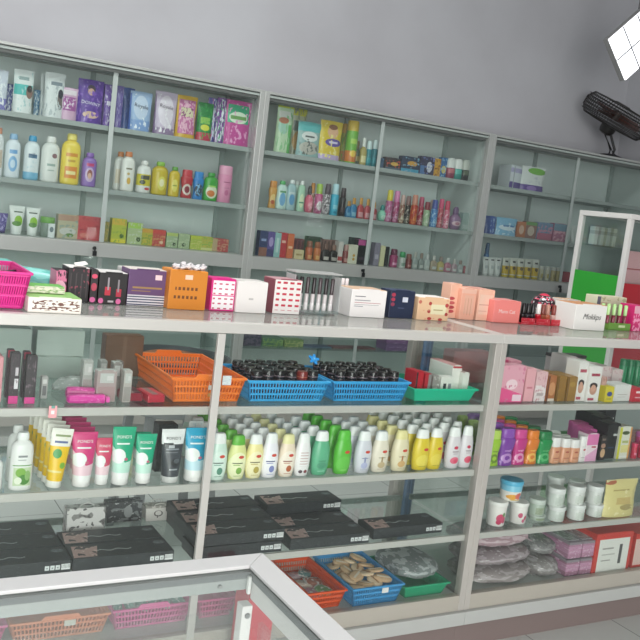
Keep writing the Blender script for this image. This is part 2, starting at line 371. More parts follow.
# ---- rear cabinets
RY = 4.4; RD = .48; ZT, ZRT, ZRB = 1.892, 1.003, .932; ZS1, ZS2 = 1.586, 1.274
BACKP = mat('e2ebe9', rough=.55); SIDEP = mat('c6d0cd', rough=.5)
def rear_cabinet(X0, X1, label):
    o = thing('display_cabinet', label, 'display cabinet', (X0, RY, 0), 0, 'tall wall display cabinets'); W = X1-X0; p = .029
    def part(name, m, mt, par=None, bv=0): return m.build(name, mt, par or o, False, bv)
    for x in (0, W-p): part('post', MB().box(x, x+p, 0, .035, 0, ZT), ALUR, None, .002)
    part('top_rail', MB().box(p, W-p, 0, .03, ZT-.014, ZT), ALUR, None, .002)
    part('header', MB().box(p, W-p, .012, .030, ZT-.03, ZT-.018), mat('a3ada9', rough=.4))
    part('shadow_gap', MB().box(p, W-p, .014, .030, ZT-.0178, ZT-.0142), DARK)  # dark strip put in for the shaded gap between rail and header
    part('top_panel', MB().box(.002, W-.002, .036, RD, ZT-.012, ZT), ALU)
    part('middle_rail', MB().box(p, W-p, .002, .032, ZRB, ZRT-.0005), ALUR, None, .002)
    part('bottom_rail', MB().box(p, W-p, 0, .03, .06, .14), ALU, None, .002)
    part('plinth', MB().box(0, W, .03, RD, 0, .06), mat('a3a6a2'))
    part('back_panel', MB().box(0, W, RD-.012, RD, .06, ZT-.013), BACKP)
    for x in (0, W-.01): part('side_panel', MB().box(x, x+.01, .036, RD-.013, .06, ZT-.013), SIDEP)
    for x in (.011, W/2-.02, W-.036): part('back_batten', MB().box(x, x+.025, RD-.03, RD-.0125, .06, ZT-.013), mat('a0aca8', rough=.5))
    tk = MB(); tk.box(p, W-p, .037, .041, ZT-.045, ZT-.03); tk.box(p, W-p, .058, .062, ZT-.045, ZT-.03); tk.box(p, W-p, .064, .09, ZT-.05, ZT-.03)
    part('sliding_track', tk, ALUD)
    for z in (ZS1, ZS2):
        s = part('shelf', MB().box(.012, W-.012, .07, RD-.032, z-.006, z), GS)
        part('shelf_edge', MB().box(.012, W-.012, .062, .0695, z-.024, z), mat('9da5a2', rough=.4), s)
        part('shelf_support', MB().box(.012, W-.012, RD-.05, RD-.0325, z-.022, z-.0065), mat('8f9a96', rough=.5), s)
    part('deck', MB().box(.012, W-.012, .033, RD-.032, ZRT-.018, ZRT-.0002), mat('aeb4b0', rough=.45))
    part('lower_shelf', MB().box(.012, W-.012, .07, RD-.032, .474, .48), GS)
    part('lower_deck', MB().box(.012, W-.012, .033, RD-.032, .11, .13), mat('aeb4b0', rough=.45))
    for z0, z1 in ((ZRT, ZT-.03), (.14, ZRB)):
        for x0, x1, y in ((p, W/2+.012, .046), (W/2-.012, W-p, .053)):
            gl = part('sliding_door', MB().box(x0, x1, y, y+.004, z0+.001, z1-.001), GD)
            if y < .05: part('door_edge', MB().box(x1-.024, x1, y-.002, y-.0002, z0+.002, z1-.002), mat('a4aeab', rough=.35), gl)
    k = part('lock', MB().loft([[(W/2-.045+.009*math.cos(a*PI/6), yy, .975+.009*math.sin(a*PI/6)) for a in range(12)] for yy in (-.009, .0015)]), DARK)
    ky = MB(); ky.box(W/2-.048, W/2-.042, -.02, -.0095, .962, .985); ky.box(W/2-.055, W/2-.035, -.018, -.0125, .938, .962); part('key', ky, mat('17191b', rough=.4), k)
    return o
rear_cabinet(.42, 2.015, 'tall grey cabinet by left edge holding softener pouches and lotion bottles')
rear_cabinet(2.0155, 3.598, 'tall grey cabinet in the middle holding baby items, sprays and perfumes')
rear_cabinet(3.5985, 5.17, 'tall grey cabinet at right holding few pads, under the black fan')
# ---- main counter (two units) ; top .996
CT = .9985; S1, S2, S3, S4 = .7812, .581, .3755, .176
def counter(X0, X1, label, mids):
    o = thing('display_counter', label, 'display counter', (X0, 1.975, 0), 0, 'waist high glass display counters'); W = X1-X0; D = .445; p = .0215
    def part(name, m, mt, par=None, bv=0): return m.build(name, mt, par or o, False, bv)
    for x in (0, W-p):
        for y in (0, D-.03): part('post', MB().box(x, x+p, y, y+.03, .136, CT-.026), ALU, None, .0015)
    for x in mids: part('post', MB().box(x-.010, x+.010, -.001, .011, .136, CT-.027), ALUW, None, .001)
    fr = MB(); fr.box(0, W, -.004, .022, CT-.0255, CT+.0005); fr.box(0, W, D-.022, D+.004, CT-.0255, CT+.0005); fr.box(0, .022, .022, D-.022, CT-.0255, CT+.0005); fr.box(W-.022, W, .022, D-.022, CT-.0255, CT+.0005)
    part('top_frame', fr, ALUW, None, .0015)
    part('glass_top', MB().box(.0225, W-.0225, .0225, D-.0225, CT-.006, CT-.0002), GTOP)
    part('front_glass', MB().box(p, W-p, .012, .016, .186, CT-.027), GF)
    for x in (.004, W-.008): part('side_glass', MB().box(x, x+.004, .032, D-.032, .186, CT-.027), GF)
    for z, dd in ((S1, D-.04), (S2, D-.06), (S3, D-.075)):
        s = part('shelf', MB().box(.012, W-.012, .026, dd, z-.005, z), GS)
        part('shelf_rail', MB().box(p, W-p, .0165, .0255, z-.019, z), ALUW, s, .001)
        part('shelf_back_rail', MB().box(p, W-p, dd+.0005, dd+.009, z-.018, z), mat('9aa29e', rough=.4), s)
    part('bottom_shelf', MB().box(.012, W-.012, .026, D-.01, S4-.012, S4), mat('b9beb9', rough=.35))
    part('bottom_rail', MB().box(p, W-p, .001, .0255, .136, .1855), mat('aca79d', rough=.4, metal=.15), None, .0015)
    part('plinth', MB().box(-.0, W, -.012, D, .093, .1355), mat('abadaa', rough=.45), None, .002)
    part('kick_board', MB().box(0, W, .025, D-.02, 0, .0925), mat('7c6e6b', rough=.5))
    return o
counter(-.09, 1.7565, 'long glass display counter with baskets, shampoo rows and black boxes', (.949,))
counter(1.757, 3.64, 'glass display counter at right with pink cartons and white cream tubs', ())
# ---- foreground counter
def fore_counter():
    o = thing('display_counter', 'nearest glass counter in the foreground, only its white mitred top corner showing', 'display counter', (-.4, .4, 0), 0, 'waist high glass display counters')
    X0, X1, Y0, Y1 = -.5, .7440, -.25, .2535; w = .0225
    def part(name, m, mt, par=None, bv=0): return m.build(name, mt, par or o, False, bv)
    a, b, c, d = (X0,Y0),(X1,Y0),(X1,Y1),(X0,Y1); A, B, Cc, Dd = (X0+w,Y0+w),(X1-w,Y0+w),(X1-w,Y1-w),(X0+w,Y1-w)
    for p, q, r, s in ((d,c,Cc,Dd),(c,b,B,Cc),(b,a,A,B),(a,d,Dd,A)):
        m = MB(); g = .0003
        m.hexa([(x,y,.9968) for x,y in (p,q,r,s)] + [(x,y,1.0) for x,y in (p,q,r,s)])
        part('top_frame', m, mat('c4c3c3', rough=.4, metal=.1), None, .0008)
    part('glass_top', MB().box(X0+w*.6, X1-w*.6, Y0+w*.6, Y1-w*.6, .9925, .9964), GFG)
    WH = mat('eceae8', rough=.45)
    part('upper_rail', MB().box(X0, X1-.003, Y1-.016, Y1-.004, .9752, .992), mat('a3a8a6', rough=.4), None, .001)  # far rail greyed: its shade is put into the colour
    part('upper_rail', MB().box(X1-.016, X1-.004, Y0, Y1-.0165, .967, .992), WH, None, .001)
    part('shadow_gap', MB().box(X0, X1-.018, Y1-.0185, Y1-.0163, .9865, .992), mat('6c7072', rough=.6))  # dark strip painting the shadow line under the far frame
    part('shadow_gap', MB().box(X1-.0185, X1-.0163, Y0, Y1-.0186, .9855, .992), mat('6c7072', rough=.6))  # same painted shadow line along the right frame
    for x, y in ((X1-.0285, Y1-.0285), (X0+.002, Y1-.0285), (X1-.0285, Y0+.002), (X0+.002, Y0+.002)):
        ps = part('post', MB().box(x+.001, x+.0105, y, y+.012, .0, .9665), WH, None, .001)
        if x > 0 and y > 0:
            for z in (.958, .90): part('screw', MB().loft([[(x+.006+.0026*math.cos(k*PI/5)*q, yy, z+.0026*math.sin(k*PI/5)*q) for k in range(10)] for yy, q in ((y-.0014,.8),(y-.0005,1),(y+.0005,1))]), mat('9a9a9a', metal=.8, rough=.3), ps)
    part('screw', MB().loft([[(X1-.045+.0022*math.cos(k*PI/5)*q, yy, .981+.0018*math.sin(k*PI/5)*q) for k in range(10)] for yy, q in ((Y1-.018,.8),(Y1-.0165,1),(Y1-.0155,1))]), mat('9a9a9a', metal=.8, rough=.3))
    part('corner_clip', MB().box(X1-.022, X1-.0190, Y1-.0235, Y1-.0190, .974, .990), mat('f2f2f0', rough=.4), None, .001)
    part('front_glass', MB().box(X0+.014, X1-.03, Y1-.012, Y1-.008, .1, .9555), GF)
    part('side_glass', MB().box(X1-.012, X1-.008, Y0+.014, Y1-.03, .1, .9515), GF)
    part('plinth', MB().box(X0+.01, X1-.03, Y0+.03, Y1-.03, 0, .08), mat('b8bab6'))
fore_counter()
# ================================================================== REAR CABINET GOODS
# -- left cabinet, top shelf
ctx(ZS1, 4.535, 'softener pouches on the top shelf')
W_ = 'e4e6e6'
pouch(-7, 8, 70, 'white and lilac pouch cut by the left edge, top shelf', 'c9cfdc', (('r',0,1,0,.3,'7a78b8'),('n',7,.58,'e8ecf0')))
pouch(4, 15, 84, 'small dark blue pouch peeking out beside the cut-off white pouch', '5b63a4', (('n',9,.55,'d8dcec'),), Y=4.62)
pouch(12, 34, 70, 'white pouch with turquoise band and a face, top shelf', 'dfe5e4', (('r',.05,.95,.42,.66,'4fb9b4'),('e',.8,.5,.17,.15,'8b6a5e'),('e',.8,.58,.14,.08,'3a3230'),('n',8,.64,'aecfd0'),('r',.25,.75,.76,.84,'8fa3a3')))
pouch(33, 40, 90, 'narrow blue-green pouch between two white pouches', '3c6f92', (('n',7,.55,'c7d6dc'),), Y=4.6)
pouch(43, 65, 73, 'silvery white pouch with grey script and a dark-haired face', 'dadfdf', (('e',.8,.42,.15,.22,'6e6360'),('n',6,.62,'b3bcc0'),('r',.3,.85,.72,.8,'7e8b94'),('e',.8,.55,.13,.1,'30303a')))
pouch(39, 48, 74, 'silvery white pouch overlapped by the one with grey script', 'd3dada', (('n',6,.6,'9fb0c0'),), Y=4.62)
pouch(60, 78, 88, 'small pale pink pouch with purple lettering patch', 'cfa9c4', (('r',.12,.88,.3,.72,'a2559a'),('n',9,.55,'e6d6e4',.15,.85,.35,.7),('r',.1,.9,.78,.92,'e4d9e0')))
pouch(76, 104, 80, 'deep purple pouch with white lettering and girl face', '5b3596', (('e',.5,.78,.16,.1,'3c2a3c'),('e',.5,.72,.12,.08,'c99d8a'),('e',.52,.2,.3,.08,'d9b7a0'),('n',6,.62,'7b52b4'),('n',11,.66,'a487c9')), word=('DOWNY', .72, .46, 'e8e2f2', .08))
pouch(97, 110, 84, 'purple pouch half hidden behind the deep purple pouch', '5f3a9a', (('n',6,.58,'8660b8'),), Y=4.63)
pouch(103, 116, 85, 'purple pouch with white flecks, just left of the glass door edge', '6b459f', (('n',9,.6,'d7cfe6'),('r',.2,.8,.5,.6,'e3dcee')))
pouch(115, 123, 86, 'narrow violet pouch right behind the glass door edge', '6a5a9e', (('n',8,.6,'a9a0cc'),))
pouch(121, 134, 88, 'dark blue pouch behind the pale blue softener pouch', '3d55a0', (('n',5,.6,'5c78bd'),), Y=4.63)
pouch(128, 152, 92, 'pale blue softener pouch with dark script', '9fb9dc', (('e',.5,.6,.32,.3,'c6d5ea'),('r',0,1,0,.28,'7fa0d2'),('n',7,.64,'e6edf6'),('r',0,.08,0,1,'4a69b4')), word=('Royale', .62, .62, '3b4560', .12))
pouch(153, 177, 92, 'lilac white softener pouch with dark script', 'c9b9cf', (('e',.5,.55,.34,.36,'e2d8e4'),('r',0,1,0,.16,'8f7a99'),('n',7,.62,'efeaf0'),('r',0,.07,0,1,'7d6389')), word=('Royale', .6, .64, '5a4a5c', .1))
pouch(175, 197, 96, 'yellow bordered pouch with pink printed centre', 'd3a92e', (('r',.1,.9,.1,.9,'c26a9c'),('n',10,.52,'e6b3c9',.12,.88,.12,.88),('r',.2,.8,.5,.72,'d9d2b0'),('n',14,.55,'8c3c78',.2,.8,.5,.72)), seal='d8b23a')
pouch(196, 213, 103, 'green pouch with red foot beside the yellow bordered pouch', '1f7d3b', (('r',0,1,0,.22,'b8334a'),('r',.2,.8,.45,.62,'8fc158'),('n',9,.6,'3fae4e'),('e',.5,.35,.28,.08,'d8d84a')))
pouch(206, 217, 98, 'violet and blue pouch, first of the pair right of the green pouch', '5a4f9e', (('n',6,.52,'d9e0ee'),('n',9,.6,'b54aa0')), Y=4.56)
pouch(215, 226, 98, 'violet and green pouch, second of the pair right of the green pouch', '7a3f92', (('n',6,.54,'e2e6ee'),('n',10,.6,'3f9f70')))
pouch(223, 251, 101, 'pink pouch with green top at the right end of top shelf', 'c24b95', (('r',.1,.9,.5,.9,'3fae82'),('e',.5,.62,.35,.13,'d6e6cf'),('n',8,.6,'e8a5cd'),('r',.2,.8,.58,.66,'6f9f5a')), seal='c8529a')
# -- left cabinet, second shelf
ctx(ZS2, 4.53, 'lotion bottles on the second shelf')
bottle('lotion', -7, 4, 128, 'white bottle cut by the left edge, second shelf', 'd8dcdc', 'c98a6e', lab('c9b8a8'))
bottle('lotion', 4, 21, 134, 'white bottle with pale blue cap and blue rosette label', 'dde6ec', '8fb6d8', (('e',.5,.36,.28,.2,'7fb0dc'),('e',.5,.36,.16,.11,'c9dff0'),('r',.25,.75,.62,.72,'6fa3d4')))
bottle('lotion', 23, 40, 136, 'white bottle with bright blue cap and blue foot', 'dfe7ea', '3f9cc8', (('r',0,1,0,.2,'79b8d8'),('r',.25,.8,.56,.66,'4a6f8f'),('n',8,.62,'a9cbd8',.2,.8,.2,.55)), word=('milk', .5, .58, '3f5f7c'))
bottle('lotion', 40, 60, 137, 'all white lotion bottle with small brown flower mark', 'e3e5e0', 'e8e8e4', (('e',.68,.66,.14,.06,'8a6468'),('r',.3,.75,.4,.46,'9cb0a8'),('r',.35,.7,.28,.31,'a8b8b0')))
bottle('lotion', 60, 81, 134, 'large yellow bottle with orange label, tallest on second shelf', 'efd552', 'f2e27a', (('r',.18,.82,.14,.4,'e08a2e'),('r',.2,.8,.62,.7,'d9922e'),('r',.25,.75,.22,.3,'f4e6a0'),('r',.3,.7,.5,.55,'c9a03a')))
bottle('lotion', 81, 97, 153, 'small violet bottle with round girl picture', '8f6cb8', '8c63b6', (('e',.5,.4,.3,.24,'c9b0d4'),('e',.5,.42,.18,.15,'9a5a50'),('e',.5,.36,.12,.1,'e2b8a0'),('r',.25,.75,.68,.78,'c33a72')))
bottle('lotion', 113, 126, 152, 'white lotion bottle with orange cap, behind its twin by the door edge', 'dedfd8', 'd58a52', lab('dcd0b8'), Y=4.6)
bottle('lotion', 120, 135, 152, 'white lotion bottle with orange cap, in front of its twin', 'e6e6df', 'd07f4c', (('r',.3,.75,.62,.67,'8f8a78'),('e',.55,.3,.14,.1,'dcb254'),('e',.5,.5,.1,.04,'c9b070')))
bottle('lotion', 136, 151, 161, 'white bottle wearing a yellow and black label', 'e2e3df', 'e6e6e2', (('r',0,1,.26,.66,'cfc22e'),('r',.2,.85,.48,.62,'4a4a38'),('e',.35,.38,.2,.08,'454a34'),('e',.7,.16,.2,.05,'c84a4a')), dr=.8)
bottle('lotion', 151, 168, 162, 'broad olive yellow bottle with green cap', 'c9b22a', '86b63a', (('e',.55,.4,.25,.24,'e0d860'),('e',.55,.42,.15,.13,'f0ecc0')), dr=.7)
bottle('lotion', 168, 180, 167, 'slim yellow bottle with green cap, right of its broad mate', 'd1b62a', '5f9c3a', (('e',.5,.42,.26,.24,'e6dc70'),('r',.3,.7,.4,.44,'8f9c3a')))
bottle('gel', 180, 193, 170, 'red bottle with round white label on second shelf', 'b83038', 'c23a44', (('e',.5,.4,.36,.26,'dccfc4'),('e',.5,.4,.22,.16,'8e2a3a')))
bottle('gel', 192, 204, 172, 'bright blue bottle with dark label, left of the green one', '2a7fc4', '2f86cc', (('e',.5,.45,.34,.3,'26384e'),('n',8,.55,'8cc4e8',.2,.8,.2,.75)))
bottle('lotion', 203, 218, 173, 'green bottle with orange and white label', '3fa03a', '3c9a3e', (('e',.5,.36,.4,.26,'d8e0c4'),('e',.45,.3,.28,.13,'d07a3a'),('r',.25,.75,.55,.62,'9fd06a')))
bottle('can', 217, 232, 166, 'pale pink talc bottle at the right end of second shelf', 'dc8eb0', 'e3a0bc', (('r',.3,.8,.7,.74,'a85a80'),('e',.55,.35,.15,.1,'c46a94'),('r',.35,.75,.5,.53,'c07a9c')), dr=.75)
# -- left cabinet, deck
ctx(ZRT, 4.52, 'small tubes and soap boxes on the deck')
tubeof(-6, 8, 213, 'violet tube cut by the left edge of the deck row', '5a4f8f', '3f3768', (('n',6,.56,'a7a0cc'),))
tubeof(8, 25, 206, 'white tube with green apple print, left of two', 'e2e6e2', 'dfe3e0', (('e',.6,.42,.26,.2,'8fbf3a'),('e',.5,.3,.3,.1,'5f9040'),('r',.3,.85,.74,.79,'5a6a5a')))
tubeof(25, 40, 208, 'white tube with green apple print, right of two', 'e4e8e4', 'dfe3e0', (('e',.55,.42,.28,.2,'8fbf3a'),('e',.5,.3,.3,.1,'5f9040'),('r',.2,.8,.76,.81,'4f5a4f')))
jar(39, 55, 217, 'clear jar with bright green lid on the deck', '9fb0a4', '7cc24a', alpha=.55, lidfrac=.28)
carton(48, 55, 224, 'tiny white box in front of the green lidded jar', 'dfe4e4', (('e',.5,.6,.3,.2,'6f7f84'),), d=.02, Y=4.475)
SB = 'soap boxes on the deck'
carton(57, 79, 215, 'see-through box holding cream coloured soaps, left of the red one', 'cfc8a8', (('r',0,1,.75,1,'c99f86'),('e',.5,.3,.4,.16,'dfe0d8'),('e',.6,.15,.2,.08,'6f9a4a'),('n',5,.6,'a8b8a8')), alpha=.7, g=SB)
carton(77, 103, 217, 'red soap box with ragged top, left of the door edge', 'cc4a50', (('r',0,1,.82,1,'c8545a'),('n',6,.6,'a83440'),('e',.3,.2,.2,.1,'d87a70')), alpha=.9, g=SB)
carton(102, 109, 222, 'narrow olive soap box beside the red box', '8c8a4a', (('n',6,.55,'b8a050'),), g=SB, Y=4.53)
carton(111, 127, 219, 'yellow-green soap box right of the door edge', 'b4bc3a', (('r',0,1,.75,1,'d0b040'),('r',0,1,0,.16,'d8cc3a'),('e',.7,.3,.14,.1,'4a6a2a'),('n',6,.6,'95ab3e')), g=SB)
carton(127, 143, 223, 'pale green soap box with dark leaf mark', 'aebf8c', (('r',0,1,.75,1,'a4cc5a'),('e',.75,.25,.14,.12,'42592f'),('n',6,.6,'c2ccae')), g=SB)
carton(141, 153, 229, 'yellow soap box between pale green and red boxes', 'bdae3a', (('n',6,.52,'8ea03c'),('r',0,1,.78,1,'cc9a3a')), g=SB)
carton(152, 166, 230, 'red soap box in the right half of the deck row', 'b84a42', (('n',6,.56,'c98a5a'),('r',0,1,.78,1,'c8443e'),('e',.7,.25,.14,.1,'e0c0a0')), g=SB)
carton(166, 178, 233, 'first of two grey-green soap boxes right of the red one', '9fb38c', (('e',.7,.25,.16,.12,'46563a'),('n',6,.6,'c4ccb4'),('r',0,1,.8,1,'b4c46c')), g=SB)
carton(178, 190, 234, 'second of two grey-green soap boxes right of the red one', 'a3b48e', (('e',.5,.25,.16,.12,'46563a'),('n',6,.58,'b8c8a0')), g=SB)
carton(190, 202, 236, 'lime soap box near the right end of the deck', 'a9ba4c', (('n',6,.56,'c9c870'),('r',0,1,.78,1,'b8c23c')), g=SB)
carton(201, 213, 237, 'yellow and lime soap box next to the last red box', 'b9b14a', (('n',6,.54,'8fae48'),('r',0,1,0,.2,'cfcf8a')), g=SB)
carton(212, 229, 239, 'last red soap box at the right end of the deck', 'b04a4a', (('n',6,.54,'c28a70'),('r',0,.3,0,1,'b8a07c')), g=SB)
# -- middle cabinet, top shelf
ctx(ZS1, 4.535, 'baby goods on the top shelf')
pouch(275, 293, 101, 'tall white and green diaper pack at left end of shelf', 'b9d2ae', (('r',0,1,.86,1,'c2cc3e'),('r',.1,.9,.68,.8,'d8dcd4'),('e',.4,.5,.3,.14,'9fc7b4'),('r',.7,1,0,.55,'5fae5a'),('n',6,.62,'8cc08c'),('e',.4,.62,.3,.06,'b06f52')), thick=.06, name='diaper_pack', cat='pack')
pouch(290, 306, 106, 'yellow topped diaper pack behind the tall green one', 'b5b99a', (('r',0,1,.8,1,'c9c63a'),('n',7,.54,'8a8f7a'),('r',.1,.9,.5,.7,'6f7a70'),('e',.5,.3,.4,.2,'c49a5a')), Y=4.63, thick=.06, name='diaper_pack', cat='pack')
pouch(296, 321, 122, 'teal and grey pack with a small animal print', '8fb0ae', (('r',0,1,.72,1,'5fb3b4'),('e',.5,.58,.34,.14,'d9dedb'),('e',.5,.25,.4,.18,'b5b2a8'),('n',8,.6,'6a706c',.1,.9,.05,.5),('r',.3,.7,.55,.6,'58605e')), thick=.05, name='diaper_pack', cat='pack')
pouch(318, 342, 121, 'yellow diaper pack with baby and purple oval', 'd6bc34', (('e',.55,.72,.24,.16,'d9ab88'),('e',.55,.84,.2,.07,'8a5a3a'),('e',.6,.45,.36,.1,'5d4a9c'),('r',0,1,0,.14,'b9a6cc'),('n',7,.62,'e8dc90'),('r',.4,.8,.43,.48,'d8d0e8')), thick=.05, name='diaper_pack', cat='pack')
G2 = 'bottles and tins on the top shelf'
bottle('can', 340, 349, 124, 'yellow-green tin half hidden behind the taller tin', 'a8a63a', 'c99a2e', (('r',0,1,.1,.4,'c27a34'),('n',6,.56,'6fa040')), dr=1, g=G2, Y=4.62, name='tin')
bottle('can', 345, 358, 121, 'tall green tin with yellow lid and orange band', '6fae3c', 'd6b53a', (('r',0,1,.05,.38,'cf7a34'),('e',.5,.3,.3,.1,'e6c24a'),('r',.2,.8,.6,.75,'a8cc5a')), dr=1, g=G2, name='tin')
bottle('perfume', 354, 360, 141, 'slim dark green bottle right of the tall tin', '3a4a34', '6a5a34', (('r',.1,.9,.2,.5,'8a7a44'),), dr=1, g=G2)
bottle('perfume', 359, 367, 138, 'slim gold bottle with tall white cap', 'a89a58', 'dfe2dc', (('r',.1,.9,.15,.5,'d8cf9a'),), dr=1, g=G2)
bottle('spray', 365, 372, 141, 'left teal bottle of a pair with white spray caps', '1f7f88', 'c9dcdc', (('r',.1,.9,.2,.5,'2e98a0'),), dr=1, g=G2)
bottle('spray', 371, 378, 140, 'right teal bottle of a pair with white spray caps', '1f7a86', 'cfe0e0', (('r',.1,.9,.2,.5,'2a909c'),), dr=1, g=G2)
carton(377, 384, 158, 'little navy box beside the teal bottles', '27405e', (('n',6,.58,'5a7a94'),), d=.03, g=G2, Y=4.5)
G3 = 'small cartons on the top shelf'
carton(385, 401, 158, 'black carton with red and yellow print, right of the door edge', '2e2a2c', (('n',5,.56,'b84a38'),('e',.6,.5,.25,.16,'d0a850'),('r',0,1,0,.2,'4a5a6a')), g=G3, Y=4.5, d=.04)
carton(401, 420, 157, 'wide navy carton with cyan foot and orange picture', '20304a', (('r',0,1,0,.22,'3f96b4'),('e',.6,.58,.28,.16,'c8963c'),('n',6,.62,'7fa8c0')), g=G3, Y=4.5, d=.04)
carton(420, 435, 157, 'dark violet carton with white picture on the top shelf', '2c2848', (('e',.65,.45,.2,.3,'c6c8d2'),('n',6,.6,'6a78b0'),('r',0,.3,0,.5,'4a70a0')), g=G3, Y=4.5, d=.04)
carton(434, 441, 159, 'narrow yellow carton among dark ones', 'c9962a', (('n',6,.56,'7a4a1e'),), g=G3, Y=4.5, d=.03)
carton(440, 448, 158, 'narrow blue carton with yellow mark left of the roll-ons', '2a5f94', (('e',.5,.4,.3,.2,'d0c060'),('n',6,.58,'8ab4cc')), g=G3, Y=4.5, d=.03)
G4 = 'roll-on deodorants on the top shelf'
bottle('stick', 446, 455, 158, 'roll-on deodorant with white cap and wine red foot', '8c3a52', 'd9dcd8', (('r',.1,.9,.5,.9,'b86a70'),), dr=.8, g=G4, z=ZS1, Y=4.5)
bottle('stick', 453, 462, 159, 'roll-on deodorant with white cap and teal foot', '2f8f86', 'e2e4e0', (('r',.1,.9,.5,.9,'58b0a4'),), dr=.8, g=G4, Y=4.5)
bottle('stick', 461, 469, 160, 'black roll-on deodorant with white capped top, last in row', '1b1d1e', 'b9bdb4', (('r',.1,.9,.5,.9,'4f5a44'),), dr=.8, g=G4, Y=4.5)
# -- middle cabinet, second shelf
ctx(ZS2, 4.52, 'sprays and small bottles on the second shelf')
bottle('gel', 268, 277, 181, 'orange baby bottle at left end of the spray row', 'd09a4a', 'cf8a3c', (('e',.5,.45,.3,.24,'e6c884'),('e',.5,.3,.25,.1,'b85a38')))
bottle('lotion', 276, 287, 181, 'white bottle with green cap and blue label', 'c3ddd4', '58b06a', (('e',.5,.4,.3,.26,'6fa6cc'),('r',.2,.8,.66,.74,'5f9a6a')))
bottle('lotion', 286, 296, 180, 'clear pale blue bottle with white cap', 'a9c8cc', 'dde4e2', (('e',.5,.4,.3,.2,'5f9fca'),('r',.2,.8,.6,.68,'cfe0e0')), alpha=.85)
bottle('lotion', 292, 300, 181, 'white capped bottle tucked behind the clear pale blue one', 'b8d0c4', 'd8deda', (), Y=4.6)
bottle('lotion', 297, 305, 181, 'pale green bottle with white cap beside the pink spray', 'a4cdb0', 'e2e6e2', (('e',.5,.4,.3,.26,'d8e6c0'),('r',.2,.8,.3,.36,'4f8c6a')))
bottle('globe', 304, 314, 186, 'pink round bottle with black spray top', 'c9546f', '2a2628', (('e',.5,.4,.3,.2,'dc8a98'),), dr=1)
bottle('spray', 309, 315, 183, 'orange capped bottle behind the pink round bottle', '9c6a4a', 'cf8a3a', (), dr=1, Y=4.6)
bottle('spray', 314, 323, 184, 'magenta can with lime cap', 'b94a80', '9fc04a', (('e',.5,.4,.36,.24,'d4cfd0'),('n',7,.6,'5a2a4a')), dr=1)
bottle('spray', 323, 331, 184, 'black and white patterned can in the spray row', '3a3238', '4a3a44', (('n',8,.5,'d0ccd0'),), dr=1)
bottle('spray', 330, 339, 184, 'sky blue can with pale cap', '4ab0cc', 'b8dce4', (('r',.2,.8,.3,.5,'8cd0e0'),('r',.3,.7,.1,.2,'2a7f9c')), dr=1)
bottle('spray', 339, 346, 188, 'near black bottle right of the sky blue can', '2a2226', '3a2a2e', (('r',.1,.9,.2,.45,'4c3a3e'),), dr=1)
bottle('perfume', 345, 352, 201, 'small blue perfume bottle with gold cap, left of the first pair', '2f6f9a', 'b98a4a', (('r',.2,.8,.1,.4,'6fa6c4'),))
bottle('perfume', 350, 357, 198, 'small blue perfume bottle with tall gold cap', '3a7ea8', 'c9964c', (('r',.2,.8,.1,.4,'8cbcd0'),), Y=4.51)
for i, (l, r, t) in enumerate(((357,364,198),(364,371,199),(370,377,202))):
    bottle('perfume', l, r, t, ('left', 'middle', 'right')[i]+' of three small red perfume bottles with gold caps', ('b0484e','b8525a','a84a50')[i], 'cf9a4a', (('r',.15,.85,.1,.45,'d6a0a4'),), Y=4.5)
bottle('globe', 377, 387, 205, 'mint globe bottle with teal cap by the door edge', '8fcdb4', '3f8f8c', (('e',.5,.35,.3,.2,'b8e0cc'),), dr=1)
SPR = ((385,393,190,'magenta spray with yellow cap','b05a86','d6c83a','d0a8c0'),(392,400,191,'magenta spray with pink cap','b8507f','dd86b8','e0b0cc'),
 (399,405,195,'brown spray with pale pink cap','8a5a4a','c8a8a0','d8d0b8'),(404,411,196,'black spray with tall grey cap and ivory label','3a302e','8a6a66','c8c4b4'),
 (410,418,195,'red-orange spray with salmon cap','b0382c','cc8a74','d88a4a'),(417,424,197,'crimson spray with rose cap','b02a48','b84a68','e0b8b8'),
 (423,430,202,'pale green spray with dark red cap','9ab890','8a3a44','d8e0cc'),(428,435,200,'orange spray with grey-pink cap','b8643c','b89a90','d8b090'),
 (430,438,200,'blue spray with indigo cap','3a78b4','40509a','9cc4dc'),(437,444,199,'coral spray with pink cap','c2485a','d44a74','e8b0b0'),
 (443,450,201,'pink spray with crimson cap','c85a78','c83a58','ecc4cc'))
for i, (l, r, t, lb, b, c, lc) in enumerate(SPR):
    bottle('spray', l, r, t, lb + ' in the right half of second shelf', b, c, (('n',7,.56,lc),('r',.2,.8,.2,.32,lc)), dr=1, Y=4.5 if i % 2 == 0 else 4.56, g='body sprays on the second shelf')
bottle('globe', 449, 461, 207, 'round violet perfume bottle near the right end', '8a6a8c', '6a4a74', (('e',.5,.4,.4,.16,'d4b8c0'),('e',.5,.4,.2,.1,'b07a8c')), dr=.8, rough=.15)
carton(459, 464, 214, 'narrow slate blue carton behind the round violet perfume', '3a5a74', (('n',5,.6,'6a8aa0'),), Y=4.56, d=.03)
carton(462, 469, 213, 'empty clear perfume box at the right end of second shelf', 'a9c0b8', (('r',.1,.9,.1,.35,'c8d8d0'),), Y=4.5, alpha=.45, d=.04)
